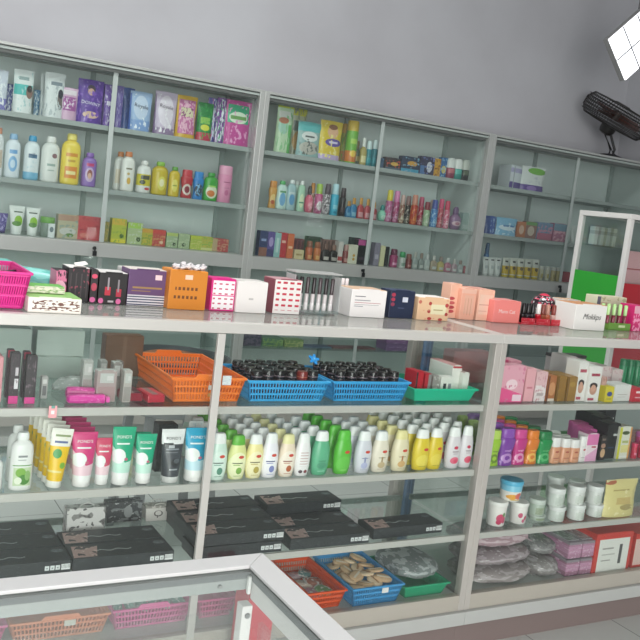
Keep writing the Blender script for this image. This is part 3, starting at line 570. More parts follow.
# -- middle cabinet, deck
ctx(ZRT, 4.475, 'perfume boxes on the deck')
PB = ((259,268,231,'navy perfume box at the left end','2c3a66',(('r',0,1,0,.35,'8a5a4a'),('r',.2,.8,.6,.7,'8c9cc4'))),
 (267,275,232,'violet perfume box','5a4a8e',(('e',.5,.6,.3,.2,'a898c8'),('r',0,1,0,.3,'3a3a6a'))),
 (274,281,233,'pale teal perfume box','8cb8b4',(('r',.3,.7,.2,.8,'b8d4d0'),)),
 (280,287,233,'scarlet perfume box','b82c34',(('r',.2,.8,.6,.7,'e0b0a0'),)),
 (287,294,234,'orange perfume box','cf6a3c',(('r',.2,.8,.4,.5,'ecc09a'),)))
for l, r, t, lb, b, mk_ in PB: carton(l, r, t, lb + ' of the deck row', b, mk_, d=.05)
carton(293, 304, 239, 'dark red perfume box behind the cream one', '6a3038', (('g',3,1,.5,.9,'4a2028'),), Y=4.54, d=.05)
carton(294, 304, 250, 'low cream box in front of a dark red one', 'd0bf94', (('r',.2,.8,.4,.6,'a08a5a'),), d=.03)
bottle('spray', 305, 313, 241, 'left orange-red perfume bottle of a pair', 'b8583c', '8a4a3c', (('r',.2,.8,.1,.4,'d89a6a'),), dr=1, Y=4.495)
bottle('spray', 313, 321, 242, 'right orange perfume bottle of a pair', 'c46a38', '9a5034', (('r',.2,.8,.1,.4,'e0a868'),), dr=1, Y=4.495)
carton(307, 322, 237, 'dark grey box behind the two orange bottles', '3a4240', (('n',5,.6,'5a6460'),), Y=4.6, d=.05)
bottle('perfume', 321, 330, 244, 'black perfume bottle with brown cap, left of two', '241c1c', '7a5a50', (('r',.2,.8,.12,.4,'c8c0b8'),), Y=4.495)
bottle('perfume', 329, 338, 245, 'black perfume bottle with brown cap, right of two', '2a2020', '8a6a5c', (('r',.2,.8,.12,.4,'b0a8a0'),), Y=4.495)
carton(322, 338, 240, 'brown striped carton behind two black perfume bottles', '8a6c64', (('g',4,1,.5,.9,'5a4440'),), Y=4.56, d=.04)
carton(338, 343, 242, 'narrow white and red perfume box', 'd0cac4', (('r',0,1,.1,.3,'b04a4a'),))
bottle('spray', 342, 349, 245, 'brown-red perfume bottle left of the white box', '8a4644', 'b08a84', (('r',.2,.8,.1,.4,'c89a90'),), dr=1, Y=4.495)
carton(348, 358, 245, 'white perfume box with two gold marks', 'd6d4c0', (('e',.6,.45,.13,.08,'c0942e'),('e',.6,.25,.13,.08,'c0942e')))
carton(357, 369, 240, 'black perfume box with magenta top', '1e1a20', (('r',0,1,.78,1,'b8508e'),('r',.2,.8,.2,.3,'4a3a4a')), flap='b8508e')
carton(351, 360, 238, 'slim dark carton behind the white perfume box', '2e3636', (), Y=4.56)
carton(374, 380, 243, 'lilac grey perfume box right of the door edge', '8a8494', (('r',.2,.8,.3,.5,'b4aebc'),))
carton(380, 385, 246, 'narrow cream perfume box', 'd4d0a8', ())
carton(385, 389, 247, 'narrow black perfume box beside the cream one', '2a2a2a', ())
bottle('spray', 389, 398, 249, 'magenta perfume bottle with wine cap', '9a3a68', '6a2a48', (('r',.2,.8,.2,.4,'d89ab8'),), dr=1, Y=4.495)
bottle('spray', 398, 406, 252, 'white perfume bottle with green cap', 'b4bcb4', '3f9a60', (('r',.2,.8,.2,.5,'7a9484'),), dr=1, Y=4.495)
bottle('spray', 405, 412, 254, 'brown-red perfume bottle right of the green capped one', '7a3a3a', '8a5a50', (('r',.2,.8,.2,.4,'b8847c'),), dr=1, Y=4.495)
CP = ((412,418,'clear'),(418,424,'smoke grey'),(424,430,'frosted white'),(430,437,'clear amber'),(437,444,'pale yellow'),(444,451,'rose pink'),(451,457,'misty pink'),(457,463,'pale grey'),(463,469,'reddish pink'))
CPC = ('a4aeaa','8f9894','b4beb8','a89a84','bcae6a','b8788a','b09aa0','a4acaa','a8646c')
for i, (l, r, lb) in enumerate(CP):
    bottle('perfume', l, r, 252+i*1.2, lb + ' perfume bottle near the right end of the deck', CPC[i], ('b8b8b0','8a7a70','c4c8c4')[i % 3], (('r',.2,.8,.15,.4,'ccd2cc'),), Y=4.495, alpha=.85)
# -- right cabinet
ctx(ZS1, 4.5, 'pads on the top shelf')
PD = (('r',0,1,0,.24,'5a3f8c'),('e',.62,.82,.4,.14,'6fae3c'),('n',6,.62,'bfc4cc',.1,.9,.3,.6),('e',.4,.1,.2,.1,'8f74b4'))
for i, (l, r) in enumerate(((510,514),(514,519),(518,523))):
    carton(l, r, 165+i, ('first','second','third')[i]+' thin white and violet pad pack standing edge-on, from the left', 'ccd2d6', (('r',0,1,0,.28,'5a4a8c'),('r',0,1,.7,.9,'a8a4c4')), d=.12, name='pad_pack', cat='pack', Y=4.5+.02*i)
pouch(520, 545, 167, 'white pad pack with green arc and violet foot', 'd6dad8', PD, Y=4.53, thick=.06, name='pad_pack', cat='pack')
ctx(ZS2, 4.49, 'packs on the second shelf')
pouch(484, 496, 216, 'dark blue pack against the left post', '3c5a9c', (('n',5,.6,'8fa8cc'),('r',0,.4,0,1,'2c4584')), thick=.05, name='pad_pack', cat='pack')
pouch(495, 517, 218, 'pale blue pack with white wave, right of the dark blue pack', '7fb2d0', (('e',.5,.45,.4,.16,'d4e2ea'),('r',.3,.8,.5,.6,'3f78a8'),('n',6,.64,'c4dce8')), thick=.05, name='pad_pack', cat='pack')
carton(517, 526, 222, 'small orange box beside the pale blue pack', 'b4704a', (('e',.5,.5,.3,.3,'d0b09a'),), d=.04)
carton(525, 537, 222, 'small red-brown box with pale oval', '8f6a60', (('e',.5,.45,.3,.3,'c4b4a4'),('r',0,1,.8,1,'6a9a5a')), d=.04)
carton(536, 566, 219, 'flat dark green packet lying under its twin', '2f7a48', (('r',.1,.6,.3,.7,'b85a5a'),), z=1.274, d=.08, Y=4.57, h=.055)
carton(534, 563, 212, 'flat dark green packet on top of the pile', '2a6a40', (('r',.1,.5,.3,.7,'6aa870'),), z=1.331, d=.08, Y=4.57, h=.022)
carton(537, 553, 223, 'blue and pink packet, left of two under the green packets', '6f8ca8', (('n',5,.54,'c08aa0'),('r',0,1,0,.4,'b46a80')), d=.05)
carton(553, 568, 224, 'pink packet, right of two under the green packets', 'b0708a', (('n',5,.54,'d8a4b0'),('r',0,1,.6,1,'7a98ac')), d=.05)
for i, (l, r) in enumerate(((570,576),(576,582))): tubeof(l, r, 226, ('left','right')[i]+' of two white tubes lying behind the white framed showcase', 'c8ceca', 'b8c0bc', ())
ctx(ZRT, 4.5, 'tubes on the deck of the right cabinet')
bottle('spray', 483, 489, 243, 'blue bottle at the left end of the tube row', '2f6a9a', '24527c', (('r',.2,.8,.2,.4,'7aa4c4'),), dr=1, Y=4.55)
for i, (l, r) in enumerate(((482,489),(488,495),(494,501))):
    tubeof(l, r, 257+i*.4, ('left','middle','right')[i]+' of three all-white tubes beside the blue bottle', 'd2d6d2', 'c4c8c4', (('r',.25,.75,.8,.88,'3a3a3a'),('r',.3,.7,.3,.5,'b0b8b8')), Y=4.49)
for i in range(5):
    l = 501.5+i*7.4
    tubeof(l, l+8, 257.5+i*.5, ('first','second','third','fourth','last')[i]+' of five white and yellow tubes, from the left', 'd0d2c8', 'c9b02a', (('r',0,1,.05,.52,'c9a826'),('r',.3,.7,.72,.82,'3a3a34'),('e',.5,.4,.2,.1,'5a4a24')), Y=4.5)
for i, (l, r, c) in enumerate(((538,544,'c4c0a8'),(544,550,'c8c4b0'),(550,556,'bfae80'),(555,561,'b8a878'))):
    jar(l, r, 266+i*.6, ('first','second','third','fourth')[i]+' small pale jar right of the yellow tubes', c, 'ccccc4', (('r',.2,.8,.2,.6,'a89a5a'),))
carton(557, 563, 271, 'little red box left of the lock', 'a83a48', (), d=.03)
carton(563, 570, 272, 'little crimson box next to the white framed showcase', '9c2c3c', (), d=.03)
# -- goods in the lower part of the rear cabinets, seen through the counter
ctx(.48, 4.52, 'packs on the lower cabinet shelf')
for i, (l, r, t, c, m) in enumerate(((242,262,330,'6a5f78','3f3850'),(262,284,338,'4f7a5a','8aa85a'),(284,304,340,'6f8f4a','b0b878'),(304,332,352,'3f4f70','7a9ab0'),(333,352,348,'7a4a52','b08a80'),(352,376,352,'6f3f44','a07074'))):
    carton(l, r, t, ('grey-violet','dark green','olive','navy','maroon','dark red')[i]+' pack on the lower shelf of the middle cabinet, seen through the counter', c, (('n',5,.52,m),), d=.08)
for i in range(4):
    carton(386, 414, 340, ('lowest','second lowest','third','topmost')[i]+' violet pack in the flat pile seen through the counter', ('7d5c8c','8a5f92','76547f','91679a')[i], (('n',5,.6,'b090b8'),), z=.48+.046*i, h=.044, d=.12, Y=4.5)
# ================================================================== ON THE COUNTER TOP
ctx(CT, 2.2, 'goods standing on the counter top')
GT = CT+.0006
def XY(px, py, z=CT): p = onZ(px, py, z); return p.x, p.y
basket('plastic_basket', 'hot pink basket cut by the left edge on the counter top', .16, .405, 2.025, 2.26, GT, .085, 'd8288c', g='pink and coloured baskets on the counter', cell=.0054)
for i in range(5):
    o = thing('mascara_tube', ('first','second','third','fourth','fifth')[i]+' dark tube lying in the hot pink basket, from the left', 'tube', (.25+.03*i, 2.14, GT+.052+.004*i), .5+.12*i, 'dark tubes in the pink basket')
    MB().tube([(-.045,0,0),(.008,0,0)], .007, 10).build('body', mat('2a2228', rough=.3), o, True); MB().tube([(.0085,0,0),(.05,0,0)], .0068, 10).build('cap', mat('171417', rough=.25), o, True)
# teal folded bag behind
m = MB(); rings = []
for i in range(9):
    x = -.17+.34*i/8; hh = .085*(1-((i-2)/8.5)**2)+.006*math.sin(i*2.1); rings.append(ring(.05+.004*math.sin(i), hh/2, 0, 2.6, 16))
    rings[-1] = [(x, p[0], p[1]+hh/2) for p in rings[-1]]
o = thing('plastic_bag', 'folded turquoise plastic bag behind the hot pink basket', 'bag', (.40, 2.325, GT), 0)
m.loft(rings).build('bag_body', mat('5fb4ac', (('n',5,.58,'86ccc4'),), rough=.3), o, True); MB().box(.15,.185,-.03,.03,.01,.016).build('bag_handle', mat('7cc8c0', rough=.3), o, False, .002)
# flat boxes
LP = (('g',7,1.0,.55,.62),)
carton(27, 83, 300, 'flat white box with brown print and green top at the front edge', 'e2ddd4', (('n',9,.52,'6a4438',.08,.97,.18,.85),), Y=2.0, d=.11, flap='8ab868', name='flat_box', h=.036)
carton(26, 66, 290, 'smaller flat box with green leaf lid lying on the brown printed one', 'd9d2c4', (('n',6,.56,'7fa060'),), Y=2.055, d=.06, z=GT+.0368, h=.016, flap='66b04e', name='flat_box')
# display boxes
def side(o, col, w, d, h, name='side_print', marks=()):
    pass
carton(55, 67, 271, 'narrow pink lip display box with a black rim, left of the black ones', 'd87a9c', (('n',6,.54,'3a2430'),('e',.4,.5,.5,.2,'e8b0c0')), Y=2.2, d=.07, name='display_box', flap='1e1a1c')
BK = (('g',3,1,.3,.7,0,1,.1,.9,'4a3a40'),('n',7,.62,'b83a5a'),('e',.5,.12,.16,.1,'d85a94'))
_bx = carton(67, 90, 268, 'black cosmetics display box with a torn white flap on top', '1c181b', (('g',4,1,.25,.8,0,1,.15,.85,'3e3538'),('n',6,.64,'8a3a4c')), Y=2.2, d=.075, name='display_box', flap='e8e4e0')
carton(90, 98, 270, 'slim black and pink box between two black display boxes', '241c20', (('e',.5,.82,.4,.07,'d84a6a'),('e',.5,.5,.4,.12,'b03a50'),('e',.4,.12,.4,.08,'d868a0')), Y=2.195, d=.07, name='display_box')
carton(98, 128, 273, 'black display box with red lipstick pictures and pink dots', '1a1719', (('r',.22,.42,.28,.55,'b8283c'),('r',.3,.36,.45,.85,'9a9298'),('r',.62,.8,.25,.5,'b02840'),('r',.66,.72,.4,.8,'8a8288'),('e',.1,.1,.09,.09,'d86aa0'),('e',.72,.1,.09,.09,'d86aa0'),('r',.35,.55,.06,.12,'b8b0b4')), Y=2.2, d=.08, name='display_box', flap='d8d4d2')
m = MB(); m.hexa([(0,0,0),(.028,.0,.006),(.028,.03,.01),(0,.03,.004),(0,0,.0012),(.028,.0,.0072),(.028,.03,.0112),(0,.03,.0052)])
x, y = .585, 2.215
o = m.build('paper_flap', mat('ece8e4', rough=.7)); o.location = (_bx.location.x-.005, y, _bx.location.z + max(v.co.z for c in _bx.children for v in c.data.vertices) + .0008); tag(o, 'loose white paper slip lying on the first black display box', 'paper')
ST = (('g',1,9,1,.42,0,1,0,.32,'26324e'),)
carton(127, 167, 270, 'purple display box with striped foot and gold lettering', '5d3f68', (('r',0,1,0,.3,'d6d2d6'),)+(('g',1,14,1,.45,0,1,0,.3,'333a58'),('r',.12,.9,.48,.53,'9a7a4a'),('r',.1,.6,.4,.425,'8c6c48'),('r',.7,.88,.74,.88,'e8c8cc')), Y=2.2, d=.07, name='display_box', flap='d8d0c8')
o = carton(121, 131, 268, 'white box with black stripes behind the purple display box', 'dcd8d4', (('g',1,9,1,.45,'2c2c34'),), Y=2.285, d=.05, name='display_box')
o = carton(168, 208, 271, 'orange display box with two lines of dark lettering', 'cb7d22', (('r',.4,.6,.78,.9,'ecc8b0'),('g',9,1,.6,1,.16,.78,.5,.58,'6e3e16'),('g',9,1,.6,1,.14,.78,.28,.36,'6e3e16')), Y=2.17, d=.07, name='display_box', flap='d98a30')
for i in range(9):
    X0 = onY(175+3.4*i, 272, 2.2).x
    m = MB().loft([ring(.0095*q*(1+.35*math.sin(i*3+k*2)), .011*q, .015*k/3*(1+.3*math.sin(i*5)), 2.6, 9, .004*math.sin(i*2+k*2)) for k, q in enumerate((.8,1,.8,.35))])
    o = m.build('foil_sachet', mat('c9c5c7', (('n',3,.52,'8c888c'),), rough=.3)); zt = onY(188, 271, 2.17).z
    o.location = (X0, 2.2+.012*(i % 2), zt+.0008+.002*(i % 2)); tag(o, ('first','second','third','fourth','fifth','sixth','seventh','eighth','ninth')[i]+' crumpled silvery sachet from the left on the orange box', 'sachet', 'silvery sachets on the orange box')
LG = (('r',.07,.95,.5,.95,'ece8ea'),('r',.07,.95,.05,.47,'ece8ea'),('g',4,6.5,.5,.3,.1,.93,.06,.94,'c04a6a'))
carton(210, 236, 279, 'magenta box with white panels of lip prints', 'd0187c', LG, Y=2.18, d=.06, name='display_box', flap='d0187c')
carton(236, 268, 282, 'plain white box between two lip print boxes', 'e2dedb', (('r',.4,.55,.42,.48,'b8b4b2'),), Y=2.17, d=.07, name='display_box', flap='cac6c2')
carton(273, 302, 280, 'white box with rows of red lip prints and wine side', '8a4450', (('r',.01,.99,0,1,'e4dfdc'),('g',4,6,.62,.38,.08,.95,.1,.95,'bb2e44')), Y=2.185, d=.075, name='display_box', flap='b88a90')
# acrylic stand with tubes
X0, X1 = onY(292, 295, 2.22).x, onY(338, 295, 2.22).x; zt = onY(315, 273, 2.25).z
o = thing('acrylic_stand', 'clear acrylic lip gloss stand on the counter top', 'stand', ((X0+X1)/2, 2.24, GT), 0); a = (X1-X0)/2; hh = zt-CT
AC = glass('e8eeec', haze=.12, hazecol='e0e4e4')
MB().box(-a, a, -.03, .03, 0, .004).build('base', AC, o); MB().box(-a, a, .026, .03, .0045, hh).build('back_panel', AC, o)
for s_ in (-1, 1): MB().box(s_*a-.0015, s_*a+.0015, -.03, .0255, .0045, hh*.95).build('side_panel', mat('c8cccb', alpha=.6), o)
MB().box(-a-.002, a+.002, -.032, .031, hh, hh+.004).build('top_rim', mat('b4b4b2', alpha=.8), o); MB().box(-a, a, -.034, -.031, .0045, .012).build('front_lip', AC, o)
for i in range(7):
    X = X0+.014+(X1-X0-.028)*i/6
    o = thing('lip_gloss', ('first','second','third','fourth','fifth','sixth','seventh')[i]+' dark topped lip gloss from the left in the acrylic stand', 'lip gloss', (X, 2.235, GT+.0045), 0, 'lip glosses in the acrylic stand')
    MB().loft([ring(.0062*q, .0062*q, z_, 2, 12) for z_, q in ((0,.9),(.002,1),(.05,1),(.052,.8))]).build('body', mat('cfc8c8', (('r',0,1,.1,.5,'e4e0e0'),), rough=.2), o, True)
    MB().loft([ring(.0058*q, .0058*q, z_, 2, 12) for z_, q in ((.0525,.95),(.054,1),(.098,1),(.1,.8))]).build('cap', mat(('4a3f42','2e282a')[i % 2], rough=.25), o, True)
carton(350, 387, 290, 'long white box with small grey lines of text', 'e8e4e2', (('r',.1,.4,.74,.77,'6a6a70'),('r',.1,.55,.6,.63,'8a8a90'),('r',.1,.85,.52,.54,'b06a70'),('r',.1,.35,.38,.41,'9a9aa0'),('r',.1,.8,.45,.465,'8a8a90')), Y=2.2, d=.09, name='display_box', flap='d2b094')
for i in range(4):
    X = onY(342+4*i, 288, 2.27).x
    o = thing('lip_gloss', ('first','second','third','fourth')[i]+' pale pink lip gloss from the left standing behind the long white box', 'lip gloss', (X, 2.315, GT), 0, 'lip glosses behind the white box')
    MB().loft([ring(.0058*q, .0058*q, z_, 2, 12) for z_, q in ((0,.9),(.002,1),(.06,1),(.062,.8))]).build('body', mat('d8a0a8', rough=.2), o, True)
    MB().loft([ring(.0055*q, .0055*q, z_, 2, 12) for z_, q in ((.0625,.95),(.064,1),(.1,1),(.102,.8))]).build('cap', mat('e8dede', rough=.3), o, True)
carton(389, 415, 291, 'dark navy box with small white label', '1f2a44', (('r',.5,.72,.6,.78,'c8ccd8'),('e',.12,.85,.08,.07,'a83a50'),('e',.12,.68,.08,.07,'a83a50'),('e',.12,.5,.08,.07,'8a3a50'),('r',.35,.6,.36,.4,'46506c')), Y=2.22, d=.06, name='display_box', flap='33405c')
carton(417, 450, 298, 'cream box decorated with red flowers and scalloped white top', 'e2bd98', (('r',.42,.9,.28,.72,'e4dcb8'),('e',.38,.75,.05,.08,'a83a3a'),('e',.92,.7,.06,.09,'b84444'),('e',.36,.4,.05,.08,'a83a3a'),('e',.93,.3,.05,.08,'a83a3a'),('e',.4,.08,.07,.07,'b03c3c'),('e',.75,.06,.07,.06,'b03c3c'),('e',.06,.8,.05,.08,'c06a5a'),('r',.5,.8,.45,.5,'b0a070'),('n',6,.68,'d89a80')), Y=2.21, d=.08, name='display_box', flap='ece6e0')
PK = (('d',.86,0.0,'e6b8a4'),('r',.25,.85,.2,.8,'dfae98'),('g',5,1,.2,1,.3,.85,.15,.7,'c8967e'))
carton(460, 476, 289, 'tall peach display box holding thin tubes, left of the cream fronted one', 'e4a992', PK, Y=2.27, d=.09, name='display_box', flap='e8b8a4')
carton(449, 461, 284, 'peach box with red swatches on its side, leftmost of the peach boxes', 'e6b49c', (('e',.15,.58,.3,.05,'b84a50'),('e',.2,.45,.3,.05,'c05a5a'),('e',.2,.32,.3,.05,'a83c44'),('e',.2,.2,.3,.05,'b84a50')), Y=2.29, d=.05, name='display_box', flap='e2b0a0')
carton(477, 494, 290, 'tall cream fronted peach box, right of its twin', 'e8b8a0', (('r',.1,.9,.2,.85,'e6c4b0'),('r',.1,.8,.5,.53,'c89a8a'),('r',.1,.6,.3,.32,'cfa090')), Y=2.27, d=.09, name='display_box', flap='dca090')
carton(493, 521, 301, 'salmon pink box with white lettering', 'e8857f', (('r',0,1,0,.05,'d8746e'),), Y=2.24, d=.08, name='display_box', flap='dc908a', word=('Mano Cat', .62, 0, .52, 'f0d8d4'))
# red stands with polish bottles
def polish(px, py, Y, h, label, body, cap, foot=None):
    X = onY(px, py, Y).x
    o = thing('nail_polish', label, 'nail polish', (X, Y, GT if foot is None else foot), 0, 'nail polishes and glosses in red trays')
    MB().loft([ring(.0105*q, .0095*q, z_, 3, 14) for z_, q in ((0,.9),(.002,1),(h*.42,1),(h*.48,.6))]).build('bottle_body', mat(body, rough=.2), o, True)
    MB().loft([ring(.0085*q, .0085*q, z_, 2, 14) for z_, q in ((h*.48,.95),(h*.5,1),(h*.97,.85),(h,.7))]).build('cap', mat(cap, rough=.3), o, True)
for k, (l, r, lb) in enumerate(((520,534,'left'),(535,549,'middle'),(550,571,'right'))):
    X0, X1 = onY(l, 322, 2.235).x, onY(r, 322, 2.235).x
    o = thing('counter_tray', lb+' red polish tray on the counter top', 'tray', ((X0+X1)/2, 2.26, GT), 0, 'red trays on the counter top'); a = (X1-X0)/2-.001; RM = mat('b8182c', (('n',7,.62,'e8a0a8'),), rough=.35)
    MB().box(-a, a, -.03, .03, 0, .003).build('base', RM, o); MB().box(-a, a, -.0315, -.0285, .0032, .022).build('front_panel', RM, o, False, .0008); MB().box(-a, a, .0285, .0315, .0032, .03).build('back_panel', RM, o, False, .0008)
    n = (3, 3, 4)[k]
    for i in range(n):
        px = l+ (r-l)*(i+.6)/n
        cb = (('1d1a1c','26222a','1c181c'),('b8202e','8c4a30','a85a40'),('c8a8a0','5a3428','a8c4d8','2c2426'))[k][i]; cc = (('151315','1a181a','151315'),('e0dcd8','7a3a30','b08070'),('7a3028','2a2224','d8dce0','3a2a2c'))[k][i]
        polish(px, 315, 2.262, .066, ('first','second','third','fourth')[i]+' bottle from the left in the '+lb+' red tray', cb, cc, GT+.0032)
# round black and pink display
X = onY(547, 300, 2.33).x; zb = onY(547, 312, 2.33).z
o = thing('polish_carousel', 'round black and pink carousel of polishes behind the red trays', 'stand', (X, 2.345, GT), 0)
MB().loft([ring(.03*q, .03*q, z_, 2, 24) for z_, q in ((0,1),(.004,1),(.006,.35),(zb-CT,.35))]).build('foot', mat('2a2226', rough=.3), o, True)
hz = zb-CT
MB().loft([ring(.043*q, .043*q, hz+z_, 2, 28) for z_, q in ((0,.6),(.006,.95),(.03,1),(.044,.85),(.056,.5))]).build('drum', mat('2b1d24', (('g',7,3,.45,.5,'d4506a'),('n',8,.62,'dcd4d6')), rough=.25), o, True)
MB().loft([ring(.02*q, .02*q, hz+z_, 2, 20) for z_, q in ((.0565,1),(.062,.6),(.064,.2))]).build('top_cap', mat('c8324e', rough=.3), o, True)
carton(574, 607, 305, 'white box with black handwritten style lettering', 'e4e2de', (), Y=2.165, d=.1, name='display_box', flap='c88a5a', word=('Mokkps', .58, .05, .5, '1c1c1e', .35))
carton(562, 580, 300, 'plain white box behind the one with black lettering', 'e2dfda', (), Y=2.3, d=.06, name='display_box', flap='d6b090')
carton(595, 626, 297, 'flat cream box with dark left corner behind the green glosses', 'd8d4b8', (('r',0,.12,0,1,'6a6a78'),('n',6,.6,'b8b48c'),('r',.12,.35,.1,.8,'c8a890')), Y=2.33, d=.06, name='display_box')
X0, X1 = onY(609, 322, 2.2).x, onY(631, 322, 2.2).x
o = thing('counter_tray', 'olive green tray holding pale green capped glosses', 'tray', ((X0+X1)/2, 2.235, GT), 0); a = (X1-X0)/2
MB().box(-a, a, -.035, .035, 0, .004).build('base', mat('5f8a3a'), o); MB().box(-a, a, -.036, -.033, .0042, .026).build('front_panel', mat('6a9440', (('r',.45,.75,.3,.7,'c8d8a8'),)), o, False, .0008)
for s_ in (-1, 1): MB().box(s_*(a-.0015)-.0012, s_*(a-.0015)+.0012, -.0325, .035, .0042, .022).build('side_panel', mat('6a9440'), o)
for j in range(2):
    for i in range(4):
        o = thing('lip_gloss', ('first','second','third','fourth')[i]+' wine red gloss from the left in the '+('front','back')[j]+' row of the olive tray', 'lip gloss', (X0+.012+(X1-X0-.024)*i/3, 2.222+.026*j, GT+.0045), 0, 'glosses in the olive tray')
        MB().loft([ring(.007*q, .007*q, z_, 2, 12) for z_, q in ((0,.9),(.002,1),(.045,1),(.047,.8))]).build('body', mat('6a1c2c', (('r',.3,.6,.3,.9,'a85a68'),), rough=.2), o, True)
        MB().loft([ring(.0066*q, .0066*q, z_, 2, 12) for z_, q in ((.0475,.95),(.049,1),(.083,1),(.085,.8))]).build('cap', mat('a9d08a', (('r',.3,.7,.1,.9,'c8e4ae'),), rough=.3), o, True)
carton(633, 646, 306, 'bright pink patterned box cut by the right edge on the counter top', 'c8286c', (('n',6,.52,'e89ab8'),('r',0,1,.7,1,'dca4b4')), Y=2.2, d=.07, name='display_box')
# ================================================================== COUNTER, UPPER SHELF
ctx(S1, 2.02, 'goods on the upper counter shelf')
carton(-8, 3, 357, 'pale pink carton cut by the left edge, upper counter shelf', 'd8929a', (('r',0,1,0,.3,'e4aab0'),), Y=2.05, d=.05)
LBX = (('r',0,1,0,.16,'cf2f86'),('r',.5,.9,.3,.5,'dcd8dc'),('n',8,.64,'6a4a5a',0,1,.2,1),('r',.55,.85,.56,.72,'c8c0c6'))
carton(9, 20, 353, 'slim black lipstick carton with magenta foot, left of two', '2a2028', LBX, Y=2.03, d=.022)
carton(25, 37, 356, 'slim black lipstick carton with magenta foot, right of two', '281f26', (('r',0,1,0,.14,'d4388c'),('n',7,.62,'7a6a72',0,1,.2,1)), Y=2.03, d=.022)
carton(6, 14, 350, 'black carton with red tip behind the left lipstick carton', '3a2430', (('r',0,1,.85,1,'b83a50'),), Y=2.09, d=.02)
carton(22, 30, 352, 'black carton with wine tip behind the right lipstick carton', '3a2430', (('r',0,1,.85,1,'9a3248'),), Y=2.09, d=.02)
carton(41, 48, 377, 'small grey carton right of the lipstick cartons', 'a9a8a6', (('r',.2,.8,.15,.6,'6a6a6c'),('r',.2,.8,.7,.9,'d0d0ce')), Y=2.08, d=.02)
for i, (x0, y0, x1, y1, h_) in enumerate(((.508,2.035,.60,2.035,.022),(.515,2.075,.585,2.06,.03))):
    o = thing('sponge_pack', ('front magenta sponge pack lying at the front of upper shelf','rear magenta sponge pack leaning behind the front one')[i], 'pack', ((x0+x1)/2, y0, S1+.0006), (.0, -.18)[i], 'magenta sponge packs'); a = (x1-x0)/2
    MB().loft([[(xx, p[0], p[1]+h_/2) for p in ring(.014*q, h_/2*q, 0, 3, 14)] for xx, q in ((-a,.5),(-a*.9,.9),(-a*.3,1),(a*.3,.95),(a*.9,1),(a,.6))]).build('pack_body', mat(('d8359c','c23088')[i], (('n',6,.6,'e66ab8'),), rough=.3), o, True)
    MB().box(a*1.002, a*1.002+.008, -.01, .01, .004, .016).build('seal_flap', mat('e85cb4', rough=.3), o)
m = MB(); rnd = random.Random(3); rr = []
for i in range(9):
    q = math.sin(PI*(i+.4)/8.8)**.6; rr.append([( -.06+.12*i/8, p[0]+rnd.uniform(-.004,.004), max(0,p[1]+.018*q+rnd.uniform(-.004,.004))) for p in ring(.03*q+.004, .018*q+.002, 0, 2.2, 14)])
o = thing('plastic_bag', 'crumpled clear bag behind the magenta sponge packs', 'bag', (.565, 2.17, S1+.0008), 0)
m.loft(rr).build('bag_body', mat('b8c0bc', (('n',7,.6,'dde4e0'),), rough=.15, alpha=.55), o, True); MB().tube([(.062,0,.012),(.075,.01,.02),(.085,.0,.014)], .004).build('bag_knot', mat('c8d0cc', alpha=.7), o, True)
p = onY(53, 406, 1.974)
o = thing('price_tag', 'small pink price tag clipped to the upper shelf rail', 'tag', (p.x, 1.9725, S1-.013), 0)
MB().box(-.009, .009, -.0012, 0, -.004, .024).build('card', mat('e0a0a4', (('r',.3,.7,.3,.6,'f0e0dc'),), rough=.6), o); MB().box(-.004, .004, -.0022, -.0014, .018, .0245).build('clip', mat('6a9a90'), o)
CL = (('r',.1,.9,.12,.55,'b4a4a4'),('r',.15,.85,.6,.9,'c8ccca'))
for i, (l, r, t, Y, c, lb) in enumerate(((82,93,361,2.09,'b4b8b2','first narrow clear lipstick box from the left'),(96,117,371,2.045,'b8a8a6','wide clear box with pinkish front and white label'),(99,107,361,2.15,'a8aeaa','clear box standing behind the wide pinkish one'),(112,121,363,2.1,'9a9692','tall grey clear box right of the wide pinkish one'),(123,132,371,2.04,'c2bcb6','slim clear box with pale side next to the red compacts'),(117,123,362,2.16,'8a8480','smoky clear box at the back of the clear box group'))):
    carton(l, r, t, lb, c, (('r',.08,.92,.05,.5,'b59a9a' if i == 1 else 'a8a4a0'),('r',.15,.85,.62,.93,'ccd0cc'),('r',.5,.8,.7,.85,'e0e0de')), Y=Y, d=.028, alpha=.78, rough=.12, flap='d4d8d4')
RC = ((.672,2.05,.05,.0),(.725,2.035,.045,.1))
for i, (x, y, w, rz) in enumerate(RC):
    o = thing('compact_box', ('dark red flat compact box, left of two by the orange basket','bright red flat compact box touching the orange basket')[i], 'box', (x, y+.03, S1+.0006), rz, 'red compact boxes')
    MB().box(-w/2, w/2, -.03, .045, 0, .02).build('box_body', mat(('8a1c30','b82a3e')[i], (('n',6,.66,'40202a'),), rough=.3), o, False, .002); MB().box(-w/2+.004, w/2-.004, -.026, .04, .0202, .022).build('lid', mat(('4a2430','c8404e')[i], (('r',.2,.6,0,1,'8c7a78'),), rough=.3), o, False, .0008)
